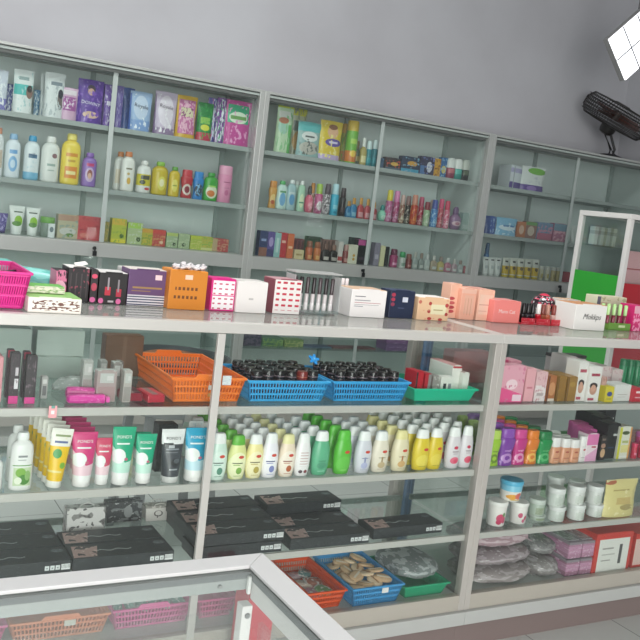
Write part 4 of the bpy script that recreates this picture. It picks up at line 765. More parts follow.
# teal-white cartons at the back
for i, (l, r, t, z, h_, lb) in enumerate(((-14,34,352,S1,.062,'lower left pale teal carton in the stack at the back'),(-14,33,330,S1+.0632,.064,'upper left pale teal carton in the stack at the back'),(36,82,354,S1,.058,'lower right pale teal carton in the stack at the back'),(36,86,330,S1+.0592,.068,'upper right pale teal carton in the stack at the back'))):
    carton(l, r, t, lb, ('a8bab2','b2c4bc','adbfb7','b6c7bf')[i], (), Y=2.3, d=.075, z=z, h=h_, g='pale teal cartons at the back of the upper shelf', name='storage_carton')
OB = ('orange','e8701c')
basket('plastic_basket', 'empty orange basket on the upper counter shelf', .762, .962, 2.03, 2.345, S1, .066, 'f07c2a', g='pink and coloured baskets on the counter', cell=.0085, tags=((.55,.62,.018,.012,'e8e4e0'),(.56,.3,.016,.009,'d8a060')))
m = MB().box(-.012, .012, -.002, .0, -.012, .012); o = m.build('crumpled_label', mat('dfe4e8', (('n',6,.6,'b8c4d0'),), rough=.4)); o.location = (.905, 2.0225, S1+.062); tag(o, 'white plastic scrap hanging on the front rim of the orange basket', 'plastic scrap')
basket('plastic_basket', 'left of the two blue baskets full of black lidded jars', .972, 1.214, 2.03, 2.24, S1, .06, '3aa6e0', g='pink and coloured baskets on the counter', cell=.0085, bump=False)
basket('plastic_basket', 'right of the two blue baskets full of black lidded jars', 1.228, 1.482, 2.03, 2.24, S1, .06, '36a0dc', g='pink and coloured baskets on the counter', cell=.0085, bump=False)
basket('plastic_basket', 'green tray with white and red cartons on the upper counter shelf', 1.502, 1.734, 2.03, 2.24, S1, .04, '1fb890', solid=True, g='pink and coloured baskets on the counter', bump=False)
proto = None
ORDN = ('first','second','third','fourth','fifth','sixth','seventh','eighth')
for bi, (bx0, bw, bl) in enumerate(((.972,.242,'left'),(1.228,.254,'right'))):
    for j in range(4):
        for i in range(6):
            X = bx0+.036+i*(bw-.072)/5+random.uniform(-.0015,.0015); Y = 2.062+.042*j
            if bi == 0 and j == 0 and i == 4:
                o = thing('cream_jar', 'single dark red lidded jar in the front row of the left blue basket', 'jar', (X, Y, S1+.0045), 0, 'lidded jars in the blue baskets')
                MB().loft([ring(.0145*q, .0145*q, z_, 2, 16) for z_, q in ((0,.85),(.003,.95),(.05,1),(.054,.95))]).build('jar_body', mat('4a2428', rough=.25), o, True)
                MB().loft([ring(.0152*q, .0152*q, z_, 2, 16) for z_, q in ((.0542,1),(.056,1.02),(.072,1),(.076,.9))]).build('lid', mat('7c2a26', (('r',0,1,.3,.4,'b0604a'),), rough=.25), o, True); continue
            lbl = ORDN[i]+' black lidded jar from the left in the '+('front','second','third','back')[j]+' row of the '+bl+' blue basket'
            if proto is None:
                o = thing('cream_jar', lbl, 'jar', (X, Y, S1+.0045), 0, 'lidded jars in the blue baskets'); proto = o
                MB().loft([ring(.0145*q, .0145*q, z_, 2, 16) for z_, q in ((0,.85),(.003,.95),(.05,1),(.054,.95))]).build('jar_body', mat('3a2a2c', (('r',0,1,.3,.8,'4a2028'),), rough=.25), o, True)
                MB().loft([ring(.0152*q, .0152*q, z_, 2, 16) for z_, q in ((.0542,1),(.056,1.02),(.072,1),(.076,.9))]).build('lid', mat('1a1719', (('r',0,1,.25,.4,'6a5a60'),), rough=.22), o, True)
            else: copy_thing(proto, (X, Y, S1+.0045+random.uniform(0,.004)), lbl)
m = MB(); m.loft([[(.013*(1+.35*math.cos(5*a*2*PI/30))*q*math.cos(a*2*PI/30), yy, .013*(1+.35*math.cos(5*a*2*PI/30))*q*math.sin(a*2*PI/30)) for a in range(30)] for yy, q in ((0,1),(.004,.9),(.006,.4))])
o = thing('toy_flower', 'blue plastic flower ornament on the jars of the left blue basket', 'ornament', tuple(onY(314, 359, 2.06)), 0); o.rotation_euler = (-.7, 0, 0)
m.build('petals', mat('2f8fd8', rough=.3), o, True); MB().loft([[(.005*q*math.cos(a*PI/6), yy, .005*q*math.sin(a*PI/6)) for a in range(12)] for yy, q in ((-.004,.5),(-.002,.9),(-.0003,1))]).build('centre', mat('60b0e8'), o, True)
TZ = S1+.0042
ctx(TZ, 2.06, 'cartons in the green tray')
carton(415, 423, 372, 'red carton with black side, first in the green tray', 'b81e2e', (('r',0,.25,0,1,'3a1a20'),), Y=2.06, d=.06)
carton(424, 431, 374, 'red and grey carton, second in the green tray', 'b02030', (('r',.5,1,0,1,'8a8484'),), Y=2.06, d=.06)
carton(432, 439, 376, 'slim grey carton lying between red and white cartons', '8f8a86', (('n',6,.6,'d0ccc8'),), Y=2.06, d=.07)
carton(440, 453, 377, 'small white carton with dark printed squares in the green tray', 'dcdad4', (('r',.2,.45,.4,.7,'3a3a40'),('r',.6,.85,.4,.7,'8a8a90'),('r',.2,.8,.15,.25,'a0a0a0')), Y=2.06, d=.03)
carton(451, 461, 366, 'larger white carton with red edges in the green tray', 'e2e0da', (('r',0,1,.93,1,'b84a50'),), Y=2.09, d=.12, flap='d8a0a0')
carton(462, 468.5, 373, 'white carton with two dark dots at the right of the green tray', 'deddd6', (('e',.25,.2,.12,.08,'3a3a3a'),('e',.75,.2,.12,.08,'3a3a3a')), Y=2.07, d=.11, flap='c8b0ac')
ctx(S1, 2.3, 'cartons at the back of the upper shelf')
carton(452, 492, 352, 'wide dusty pink carton standing behind the green tray', 'cf8f90', (('r',.1,.9,.2,.4,'d8a0a0'),), Y=2.29, d=.06, name='storage_carton')
# right unit, upper shelf
ctx(S1, 2.03, 'cartons on the upper shelf of the right counter')
FACE = (('e',.4,.42,.3,.16,'b98a74'),('e',.4,.52,.3,.1,'2e2422'),('r',.1,.9,.76,.84,'a8505a'),('d',.2,-.5,'e4e0de')) 
def face(c0, bar): return (('r',.15,.85,.74,.82,bar),('e',.45,.36,.3,.15,'c0917c'),('e',.45,.47,.32,.09,'2c2220'),('e',.45,.4,.2,.1,'cf9f88'),('b',.26,-.25,c0),('r',.1,.6,.05,.12,bar))
carton(501, 525, 366, 'large pink carton with hot pink foot and flower, leftmost on shelf', 'e2a4b4', (('b',.42,-.2,'e2568e'),('e',.45,.5,.25,.14,'efd0d8'),('n',6,.64,'d47896'),('r',.55,.95,.04,.22,'ecd0dc')), Y=2.02, d=.05)
carton(498, 507, 360, 'hot pink carton behind the large pink one at the post', 'd8648c', (), Y=2.13, d=.06)
carton(508, 520, 361, 'pale pink carton in the row behind the large pink one', 'dc9cac', (), Y=2.12, d=.06)
carton(525, 535, 369, 'plain light pink carton right of the large pink one', 'e4a8b0', (('r',.2,.8,.4,.46,'c87a88'),), Y=2.03, d=.08)
carton(535, 547, 372, 'pale pink and white carton in the middle of the pink group', 'dcb4b8', (('b',.55,.0,'e2d6d6'),('n',7,.6,'c89098'),('r',.2,.8,.2,.3,'b8a8a8')), Y=2.03, d=.08)
carton(547, 556, 376, 'carton with orange-brown face picture left of the gold cartons', 'a8683c', (('e',.55,.5,.4,.26,'c89064'),('r',0,1,0,.12,'d8ccc0'),('r',0,.2,0,1,'6a3a24')), Y=2.03, d=.08)
carton(557, 566, 376, 'gold brown carton, left of the two', '8f6a30', (('r',0,.15,0,1,'6e4c20'),('n',6,.64,'a8823c')), Y=2.03, d=.09)
carton(567, 577, 377, 'gold brown carton, right of the two', '967134', (('r',0,.12,0,1,'6e4c20'),('e',.5,.7,.3,.1,'a8853f')), Y=2.03, d=.09)
carton(577, 587, 362, 'white cream carton with small face, left of the bigger faced carton', 'e2dfdb', face('ddd8d4','b05060'), Y=2.03, d=.06)
carton(588, 601, 367, 'white cream carton with big face and wine red bar', 'e6e3df', face('e0dcd8','a84054'), Y=2.02, d=.06)
carton(601, 606, 377, 'narrow rosy carton beside the big faced carton', 'c8a49c', (('n',6,.56,'a8645c'),), Y=2.04, d=.06)
carton(605, 614, 387, 'short yellow carton with blue emblem', 'd0c02e', (('e',.5,.55,.3,.16,'3a4a8a'),('r',.2,.8,.2,.26,'8a8a3a')), Y=2.015, d=.04)
carton(614, 631, 385, 'white carton with grey lines between yellow and red cartons', 'd8d8d4', (('r',.2,.8,.4,.44,'b0a8a4'),('r',.2,.7,.25,.28,'b0a8a4')), Y=2.03, d=.06)
carton(632, 644, 389, 'red carton with white marks cut by the right edge', 'c02636', (('r',.3,.7,.68,.84,'e4d4d4'),('r',.25,.75,.3,.38,'e0b8bc')), Y=2.02, d=.06)
for i in range(3):
    carton(566+i*9.5, 575.5+i*9.5, 357+i*3, ('left','middle','right')[i]+' white and pink carton in the back row, upper shelf of right counter', 'dcd4d2', (('n',6,.58,'d09aa4'),), Y=2.2, d=.085)
for i in range(2):
    carton(600+i*11, 611+i*11, 367+i*3, ('left','right')[i]+' whitish pink carton behind the yellow one', 'd8c8c6', (('n',6,.6,'c8a0a4'),), Y=2.14, d=.08)
o = thing('storage_carton', 'greyish carton with black lid at the back behind the pink cartons', 'box', (2.40, 2.345, S1+.0006), 0); MB().box(-.075,.075,-.026,.026,0,.088).build('box_body', mat('c4b8b8', rough=.4), o, False, .002); MB().box(-.077,.077,-.028,.028,.0882,.1).build('lid', mat('3c3436', rough=.4), o, False, .002)
for i in range(4):
    bottle('can', 618+i*7, 627+i*7, 359+i*.8, ('first','second','third','fourth')[i]+' green bottle in the back row by the right edge', '157a4c', '0f6a40', (('r',.42,.58,.05,.95,'3aa070'),), Y=2.28, dr=1, g='green bottles in the back row')  # paler upright stripe paints a highlight on each bottle
# ================================================================== COUNTER, SECOND SHELF
ctx(S2, 2.03, 'bottles and tubes on the second counter shelf')
bottle('lotion', -12, 3, 455, 'white bottle cut by the left edge, second counter shelf', 'e4e6e4', 'dcdedc', ())
AL = (('r',.14,.9,.1,.46,'c4d6b0'),('e',.45,.36,.22,.09,'7fb04a'),('e',.6,.22,.26,.1,'4f8a3a'),('e',.35,.2,.16,.07,'e6ecd8'),('e',.75,.3,.12,.1,'8fb870'),('r',.1,.92,.49,.51,'6fa05a'),('r',.3,.7,.66,.7,'8a8f90'),('r',.3,.65,.6,.62,'a4a8a8'))
bottle('lotion', 9, 34, 432, 'white lotion bottle with green aloe picture, in front of its twin', 'e8e9e6', 'eceeec', AL, Y=2.025)
bottle('lotion', 6, 27, 425, 'white lotion bottle with green aloe picture, behind its twin', 'e2e4e1', 'e6e8e6', AL, Y=2.085)
YT = (('d',.66,.0,'eceae0'),('r',.2,.8,.72,.76,'5a6a9a'),('r',.2,.9,.84,.88,'8a9a6a'),('e',.4,.52,.2,.09,'3f9a4a'),('e',.7,.3,.13,.06,'7ab03a'),('r',.1,.7,.16,.2,'e8d890'),('n',6,.74,'e6cc50'))
for k in range(6):
    tubeof(43-4.2*k, 67-4.0*k, 429-4.0*k, ('front','second','third','fourth','fifth','last')[k]+' yellow and white tube in the slanted stack at left, counted from the front', 'ecc21e', 'f0efe8', YT, Y=2.028+.034*k, crimp='ecebe2', lean=.1, g='yellow and white face wash tubes')
PKM = (('r',0,1,0,.36,'f0dce0'),('b',.62,-.55,'ecd0d8'),('e',.25,.5,.36,.14,'e8e0e2'),('b',.3,.3,'e6bcc8'),('e',.6,.36,.1,.04,'d8889c'),('r',.15,.85,.7,.72,'eec8d6'))
PM = lambda c, c2: (('b',.66,-.6,c2),('e',.3,.44,.3,.14,'eef0ee'),('b',.26,.1,c2),('r',0,1,0,.12,'eeeeec'),('e',.62,.38,.08,.03,'c86a80'),('r',.2,.75,.66,.69,'e8f0ee'))
def ponds(l, r, t, lb, c, c2, Y=2.03, word=True, cap='f0eeec', g='face wash tubes in a row', lean=.02):
    return tubeof(l, r, t, lb, c, cap, PM(c, c2), Y=Y, crimp=c, word=("POND'S", .62, .83, 'f2f4f2', .055) if word else None, g=g, lean=lean, capfrac=.12)
ponds(69, 96, 432, 'large pink and white face wash tube at the front of its stack', 'd2387a', 'eccad4')
for k in range(4): ponds(67-3*k, 93-4.2*k, 427-4.6*k, ('second','third','fourth','last')[k]+' large pink tube behind the front one, counted from the front', 'c43472', 'e6bcca', Y=2.075+.038*k, word=False, g='pink tubes in the stack')
ponds(93, 112, 438, 'small coral pink face wash tube', 'd04468', 'eccfd6', Y=2.035)
ponds(109, 134, 427, 'large green face wash tube, taller of two', '12a67c', 'bfe6d6', Y=2.03)
ponds(133, 155, 434, 'small green face wash tube, shorter of two', '18a880', 'c6e8da', Y=2.03)
ponds(131, 149, 432, 'green tube hidden behind the small green one', '149a74', 'b4dcca', Y=2.09, word=False)
tubeof(159, 184, 429, 'black face wash tube with white top and pale cap', '3b4046', 'd6d6d4', (('r',0,1,.68,1,'e4e6e6'),('r',.1,.5,.66,.71,'2c3034'),('e',.62,.3,.2,.09,'23272b'),('e',.66,.33,.13,.05,'5a6066'),('r',.2,.75,.56,.59,'8a9096'),('r',.2,.7,.5,.52,'70767c'),('r',.35,.7,.14,.17,'9aa0a4'),('r',.3,.55,.6,.66,'b8bcc0')), Y=2.03, crimp='e4e6e6', word=("POND'S", .62, .83, '33383c', .055), g='face wash tubes in a row')
carton(156, 177, 425, 'black carton behind the black face wash tube', '25282b', (('n',6,.66,'4a5054'),), Y=2.1, d=.04)
ponds(182, 208, 428, 'turquoise blue face wash tube at the right end of the row', '1f9fc4', 'bfe0ea', Y=2.03)
tubeof(186, 202, 421, 'white capped tube behind the turquoise blue one', 'dfe4e4', 'e0e4e4', (('n',5,.64,'b8ccd4'),), Y=2.1)
# shampoo columns
RD1 = ('e',.62,.66,.15,.045,'d04838')
def sm(c1, acc, acc2): return (('e',.5,.4,.5,.4,c1),RD1,('r',.18,.72,.47,.50,acc),('r',.22,.6,.42,.44,acc2),('e',.55,.26,.16,.1,acc2),('r',.3,.7,.1,.115,acc2))
WHT = 'eceeec'
SH = [(208,228,433,'pale mint','cfe6da',WHT,sm('dceee4','3f5a50','58907a'),1,5),
 (227,247,435,'cream and lime','dfe39a','62b43a',sm('eef0c4','5a6a3a','7fae4a'),1,6),
 (245,264,434,'pale yellow','efe3a0',WHT,sm('f4ecc0','6a6440','b8a44a'),1,6),
 (261,279,433,'white and lilac','eceaf0',WHT,sm('f2f0f4','4a4f80','7f88c0'),1,5),
 (278,296,434,'cream and rust','eedcc4',  'e8e2a8',sm('f4e8d8','8a4634','b8623c'),1,5),
 (294,311,433,'all white','eeecec',WHT,(('g',1,12,.7,.3,.25,.75,.3,.72,'c8a8a8'),('e',.35,.14,.12,.05,'5a4a50'),('e',.66,.14,.12,.05,'8a4a50')),1,5),
 (311,330,431,'clear sea green','5fb088',WHT,(('e',.5,.3,.28,.1,'4f9a78'),('r',.3,.7,.42,.44,'2f7a58'),('r',.3,.7,.12,.14,'a8d8c0')),.9,4),
 (333,352,430,'bright lime green','58b83a','5cc03e',(RD1,('r',.4,.75,.46,.49,'2f7a2a'),('r',.45,.62,.36,.4,'2f7a2a'),('e',.5,.3,.4,.24,'66c24a'),('r',.35,.7,.12,.14,'9fdc80')),1,5),
 (354,372,431,'clear lilac white','d3d4dc',WHT,(RD1,('r',.3,.7,.46,.48,'6a6f98'),('r',.45,.55,.3,.5,'8a90b8'),('e',.5,.24,.2,.1,'b4b8d8'),('r',.3,.7,.1,.115,'9098b8')),.9,4),
 (371,389,431,'pale beige','e4dcca',WHT,(RD1,('r',.3,.7,.46,.48,'7a6a4a'),('r',.45,.55,.3,.5,'a08a60'),('e',.5,.24,.22,.1,'c4b08a'),('r',.3,.7,.1,.115,'b09a80')),.95,4),
 (391,409,430,'beige with pale yellow cap','e2d8b8','e3da9c',(RD1,('r',.3,.7,.46,.48,'7a5a3a'),('r',.45,.55,.3,.5,'b07a4a'),('e',.5,.24,.22,.1,'d0a870'),('r',.3,.7,.1,.115,'b09a80')),.95,4),
 (412,430,429,'golden yellow, left of two','ddc638',WHT,(RD1,('r',.3,.75,.4,.44,'6a6a2a'),('e',.5,.3,.36,.2,'e6d458'),('r',.3,.7,.12,.14,'a89a2a')),1,6),
 (427,443,428,'golden yellow, right of two','dac232',WHT,(RD1,('r',.3,.75,.4,.44,'6a6a2a'),('e',.5,.3,.36,.2,'e2ce50'),('r',.3,.7,.12,.14,'a89a2a')),1,6),
 (445,461,427,'left rose print','d9d4d8',WHT,(('e',.5,.26,.28,.11,'e06a84'),('e',.56,.24,.14,.06,'d84868'),('e',.5,.66,.14,.05,'c83a58'),('r',.3,.7,.52,.55,'8a7a84'),('r',.35,.65,.46,.48,'a894a0')),.9,6),
 (459,473,426,'right rose print','dbd6da',WHT,(('e',.58,.26,.3,.11,'e0607c'),('e',.64,.24,.14,.06,'d84060'),('e',.5,.66,.14,.05,'c83a58'),('r',.3,.7,.52,.55,'8a7a84'),('r',.35,.65,.46,.48,'a894a0')),.9,6)]
ORD = ('front','second','third','fourth','fifth','sixth')
for l, r, t, nm, b, c, mk_, al, n in SH:
    o = bottle('shampoo', l, r, t, 'front shampoo bottle of the '+nm+' column, nearest the glass', b, c, mk_, dr=.62, Y=2.024, name='shampoo_bottle', g='shampoo columns on the second counter shelf', shrink=.98)
    if 'all white' in nm: pass
    for k in range(1, n):
        copy_thing(o, (o.location.x+random.uniform(-.002,.0005), 2.024+k*.052, o.location.z), ORD[k]+' bottle back in the '+nm+' shampoo column')
# right unit
ctx(S2, 2.03, 'bottles on the second shelf of the right counter')
BT = (('487','500',430,'lime green','9ac23a','b4d060','6a8a2a'),('497','514',428,'violet','7a3f9c','8a4fae','b88ac8'),('511','526',429,'magenta','c23a84','cf4a90','e29ac0'),('524','538',430,'orange','d87a2e','e0802e','e8b458'),('535','551',431,'dark green','1f8a4a','1f7a44','5ab070'))
for l, r, t, nm, b, c, ac in BT:
    o = bottle('gel', int(l), int(r), t, nm+' shaped bottle at the front of its column, right counter', b, c, (('e',.5,.28,.34,.16,ac),('e',.5,.28,.16,.08,b),('r',.3,.7,.52,.56,ac),('n',6,.66,ac,.1,.9,.1,.6)), Y=2.025, name='lotion_bottle', g='coloured lotion columns in the right counter', rough=.25)
    for k in range(1, 4): copy_thing(o, (o.location.x+.002, 2.025+k*.056, o.location.z), ('second','third','last')[k-1]+' bottle from the front in the '+nm+' lotion column')
for l, r, t, lb, k_ in ((549,559,437,'left',3),(559,569,438,'middle',3),(568,578,439,'right',3)):
    o = bottle('foundation', l, r, t, lb+' of three peach foundation bottles with white caps', 'd69a78', 'e6e4e2', (('r',.2,.8,.3,.36,'b0604a'),('e',.5,.72,.2,.06,'a8503e'),('r',.3,.7,.12,.16,'e4bca4')), dr=.8, Y=2.022, name='foundation_bottle', g='foundation bottles')
    for k in range(1, k_): copy_thing(o, (o.location.x+.001, 2.022+k*.045, o.location.z), lb+' column foundation bottle, '+('second','third')[k-1]+' from the front')
bottle('foundation', 578, 585, 436, 'small white bottle with tiny red mark beside the pink box', 'e0dcda', 'eceae8', (('e',.6,.75,.2,.06,'b83a48'),('r',.2,.8,.25,.3,'b8b0b0')), dr=.8, Y=2.022)
carton(586, 598, 434, 'front pink and white cream box with red mark', 'e6d4da', (('r',0,1,.6,1,'d878ac'),('r',.45,.85,.5,.56,'b84a60'),('r',.3,.7,.2,.24,'c8b4bc'),('b',.2,.3,'dca4c4')), Y=2.01, d=.045, flap='cf5fa0')
for k in range(3): carton(584-4*k, 596-4*k, 430-3.4*k, ('second','third','last')[k]+' pink cream box behind the front one', 'cf62a4', (('r',.5,.8,.5,.56,'a83a68'),), Y=2.07+.05*k, d=.045, flap='c4508f')
carton(600, 606, 436, 'slim black carton with beige face picture', '2a2424', (('e',.55,.3,.42,.18,'c4a07a'),('e',.5,.6,.4,.1,'a88470'),('r',.2,.8,.82,.9,'7a6a60')), Y=2.015, d=.04)
for i, (l, r, t, Y) in enumerate(((606,619,424,2.03),(599,611,418,2.1),(592,604,414,2.17),(585,597,409,2.24),(603,615,409,2.25))):
    carton(l, r, t, ('front','second','third','fourth','rearmost')[i]+' matt black carton of the stepped black group', '17191a', (('r',.5,.85,.66,.72,'b8bab8'),('n',7,.68,'3a3e40'),('r',.2,.7,.3,.34,'2a3c5a')), Y=Y, d=.055)
carton(618, 631, 427, 'tall cream carton with green picture and orange edge', 'd6d6c8', (('r',0,.2,0,1,'c8c83a'),('r',.85,1,0,1,'d89a5a'),('e',.5,.82,.3,.06,'4a5a34'),('r',.3,.8,.5,.58,'a8b070'),('r',.25,.85,.2,.44,'d8cf8a'),('r',.2,.85,.04,.1,'e0e0d8')), Y=2.02, d=.045)
for i, (l, r, t, Y) in enumerate(((630,638,443,2.025),(637,646,441,2.025),(634,644,432,2.1))):
    jar(l, r, t, ('left','right','rear')[i]+' crimson pink pot by the right edge on the second shelf', ('c02a48','b82446','b03a6a')[i], ('c83058','c02c50','b05a90')[i], (('r',.2,.8,.3,.5,'e08aa0'),), Y=Y)
# ================================================================== COUNTER, THIRD SHELF
BB = 'black kit boxes on the third counter shelf'
def kit(first=None): pass
KW, KD, KH = .255, .086, .031
proto_kit = None
def kit_box(X, Y, z, label, rz=0, sticker=True):
    """black flat box; X = right front corner"""
    global proto_kit
    if proto_kit is None:
        o = thing('kit_box', label, 'box', (0,0,0), 0, BB); proto_kit = o
        MB().box(-KW/2, KW/2, -KD/2, KD/2, 0, KH).build('box_body', mat('2e3235', (('n',16,.66,'54585a'),), rough=.35), o, False, .0015)
        t = MB(); t.v = [(-KW/2+.004,-KD/2+.006,KH+.0004),(-KW/2+.06,-KD/2+.006,KH+.0004),(-KW/2+.075,KD/2-.02,KH+.0004),(-KW/2+.012,KD/2-.012,KH+.0004)]; t.f = [(0,1,2,3)]
        b = MB(); b.hexa([(x,y,KH+.0002) for x,y,_ in t.v]+[(x,y,KH+.0006) for x,y,_ in t.v]); b.build('face_print', mat('c2a29c', (('n',3,.56,'4c4446'),('n',5,.62,'dcc4bc')), rough=.4), o)
        w = MB()
        for i in range(26):
            x = -KW/2+.066+.0034*i; h_ = .0012+.0016*abs(math.sin(i*1.7)); yy = -.004+.004*math.sin(i*.5)
            w.box(x, x+.0028, yy-h_, yy+h_*.4, KH+.0002, KH+.0006)
        w.build('script_print', mat('b4b8b8', rough=.5), o)
        MB().loft([[(KW/2-.022+.015*math.cos(a*PI/10), .016+.010*math.sin(a*PI/10), KH+zz) for a in range(20)] for zz in (.0002,.0006)]).build('seal_print', mat('646a6c', (('n',6,.55,'90969a'),), rough=.5), o)
        for i in range(3):
            MB().box(KW/2-.062+.0125*i, KW/2-.052+.0125*i, -KD/2-.0006, -KD/2-.0002, .009, .020).build('symbol_print', mat('d4d8d8', (('r',.3,.7,.3,.6,'8a9090'),), rough=.5), o)
        MB().box(KW/2-.024, KW/2-.003, -KD/2-.0006, -KD/2-.0002, .008, .022).build('barcode', mat('dcdede', (('g',7,1,.35,1,0,1,.25,.9,'44484a'),), rough=.5), o)
    else:
        o = copy_thing(proto_kit, (0,0,0), label)
    o.location = (X-KW/2*math.cos(rz), Y+KD/2, z+.0005); o.rotation_euler = (0,0,rz)
    return o
def XZ(px, Y, z): # X on plane Y for column px at height z
    X = 1.0
    for _ in range(3):
        yy = pix((X, Y, z))[1]; X = onY(px, yy, Y).x
    return X
L2 = S3+KH+.001
kit_box(XZ(71.5, 2.0, S3+.02), 2.0, S3, 'leftmost front black kit box with barcode, third shelf')
kit_box(XZ(71.5, 2.0, S3+.02)-.259, 2.003, S3, 'black kit box cut by the left edge in the front row')
kit_box(XZ(70.5, 2.0, S3+.02), 2.09, S3, 'second black kit box back in the leftmost group')
kit_box(XZ(70.5, 2.0, S3+.02)-.260, 2.092, S3, 'black kit box at the left edge behind the cut-off one')
kit_box(XZ(71, 2.0, S3+.02), 2.18, S3, 'rearmost black kit box of the leftmost group')
kit_box(XZ(174, 2.0, S3+.02), 2.0, S3, 'front black kit box right of the leftmost group')
kit_box(XZ(174, 2.0, S3+.02)-.001, 2.09, S3, 'black kit box just in front of the gift bags')
a = XZ(284, 2.0, S3+.03)
kit_box(a-.005, 2.0, S3, 'lower front black kit box of the stack behind the narrow post')
kit_box(a, 2.002, L2, 'upper front black kit box of the stack behind the narrow post')
kit_box(a+.006, 2.09, S3, 'lower middle black kit box of the stack behind the narrow post')
kit_box(a+.003, 2.092, L2, 'upper middle black kit box of the stack behind the narrow post', .015)
kit_box(a+.016, 2.182, S3, 'lower rear black kit box of the stack behind the narrow post')
kit_box(a+.012, 2.184, L2, 'upper rear black kit box of the stack behind the narrow post', .02)
b = XZ(366, 2.0, S3+.02)
kit_box(b+.012, 2.0, S3, 'front black kit box above the orange basket')
kit_box(b+.014, 2.09, S3, 'middle black kit box in the group above the blue basket')
kit_box(b+.022, 2.18, S3, 'rear lower black kit box in the group above the blue basket')
kit_box(b+.02, 2.182, L2, 'rear upper black kit box in the group above the blue basket', .02)
kit_box(XZ(443, 2.02, S3+.02), 2.02, S3, 'single black kit box lying alone above the green tray', .03)
# gift bags
def gift_bag(l, r, t, Y, label, col, marks, z=S3, d=.045, top=None):
    X, s, h, th = place(l, r, t, Y, z); w = s*.95
    o = thing('gift_bag', label, 'gift bag', (X, Y, z+.0006), 0, 'small paper gift bags')
    m = MB(); m.loft([[(-w/2*q,-d/2*e,zz),(0,-d/2*e-.002*(1-e),zz),(w/2*q,-d/2*e,zz),(w/2*q*.96,0,zz),(w/2*q,d/2*e,zz),(-w/2*q,d/2*e,zz),(-w/2*q*.96,0,zz)] for zz, q, e in ((0,.97,1),(h*.3,1,.98),(h*.8,1,.8),(h,1.02,.7))])
    m.build('bag_body', mat(col, marks, rough=.5), o)
    for sgn in (-1, 1):
        MB().tube([(-w*.2, sgn*d*.33, h*.93), (-w*.18, sgn*d*.4, h*1.12), (0, sgn*d*.42, h*1.2), (w*.18, sgn*d*.4, h*1.12), (w*.2, sgn*d*.33, h*.93)], .0014, 6).build('handle', mat(top or col, rough=.6), o, True)
    return o
gift_bag(64, 104, 506, 2.225, 'white gift bag with grey brush strokes', 'd6d4d2', (('n',3.5,.56,'8a8886'),('n',7,.62,'5e5c5c')))
gift_bag(104, 141, 500, 2.31, 'charcoal gift bag with pale crossing strokes', '3c3f42', (('n',4,.58,'787c7e'),('e',.6,.5,.12,.3,'8c8f90'),('n',9,.66,'a4a6a6')))
gift_bag(143, 172, 504, 2.3, 'white gift bag with a thin dark loop print and frilly top', 'd8d4d0', (('e',.45,.5,.16,.2,'6a6664'),('e',.45,.52,.11,.15,'d8d4d0'),('r',.4,.44,.2,.4,'6a6664'),('r',0,1,.86,1,'9a9690'),('n',9,.6,'d0ccc6',0,1,.84,1)))
# right unit third shelf
ctx(S3, 2.03, 'white tubs on the third shelf')
FL = (('e',.4,.42,.2,.2,'cf4a70'),('e',.62,.32,.16,.16,'d0587a'),('e',.35,.22,.14,.12,'c84066'),('e',.6,.58,.1,.1,'5a8a4a'))
TY = 2.05
t1 = jar(485, 508, 500, 'white tub with pink flower print, left lower tub', 'e6e2de', 'eceae6', FL, Y=TY, taper=.86, lidfrac=.14, name='cream_tub')
t2 = jar(508, 529, 501, 'white tub with small flowers, right lower tub', 'e4e0dc', 'eae8e4', (('e',.3,.5,.12,.14,'cc5a7a'),('e',.62,.36,.1,.12,'c84a6c'),('e',.5,.2,.1,.1,'d06a88')), Y=TY, taper=.86, lidfrac=.14, name='cream_tub')
zt = t1.location.z + max((t1.matrix_local.inverted() @ v.co).z if False else v.co.z for v in t1.children[1].data.vertices) if False else None
hz = max(v.co.z for v in t1.children[1].data.vertices); hz2 = max(v.co.z for v in t2.children[1].data.vertices)
jar(498, 524, 479, 'tub with sky blue lid balanced on the two flowered tubs', 'e2ded8', '58b4d8', (('r',0,1,.62,1,'7fc4de'),('e',.3,.3,.22,.16,'e0a03a'),('e',.6,.35,.2,.2,'d86a5a'),('e',.78,.25,.12,.12,'4a8ac8'),('r',.2,.8,.08,.14,'c8a050')), Y=TY, taper=.84, lidfrac=.2, z=S3+max(hz, hz2)+.001, name='cream_tub')
def stack(l, r, tops, lb, Y, cols):
    z = S3
    for k, t in enumerate(tops):
        o = jar(l, r, t, (('lower ', 'upper ') if len(tops) == 2 else ('bottom ', 'middle ', 'top '))[k]+lb, cols[0], cols[1], (('r',.15,.85,.15,.7,cols[2]),('n',7,.62,'a8b0a4',.15,.85,.1,.8)), Y=Y, z=z, taper=.93, lidfrac=.26, g='screw lid tubs in stacks')
        z += max(v.co.z for v in o.children[1].data.vertices)+.0012
stack(527, 546, (514, 498), 'clear tub with pale green lid right of the flowered tubs', 2.06, ('aab8aa','c4ccc4','8f9c82'))
stack(546, 566, (505, 487), 'white lidded tub of the second stack from the left', 2.04, ('ccd2cc','dcdedc','bcc4bc'))
stack(566, 586, (503, 485), 'white lidded tub of the third stack, labels facing out', 2.035, ('d8dad6','e2e4e2','c8cec6'))
stack(585, 604, (503, 485), 'white lidded tub of the fourth stack, beside the yellow pouch', 2.045, ('d4d6d2','e0e2e0','c4cac2'))
stack(545, 565, (496, 476), 'white lidded tub at the back left of the tub group', 2.14, ('c8cec8','d6dad6','b4bcb4'))
stack(566, 586, (496, 480), 'white lidded tub at the back right of the tub group', 2.14, ('c8cec8','d6dad6','b4bcb4'))
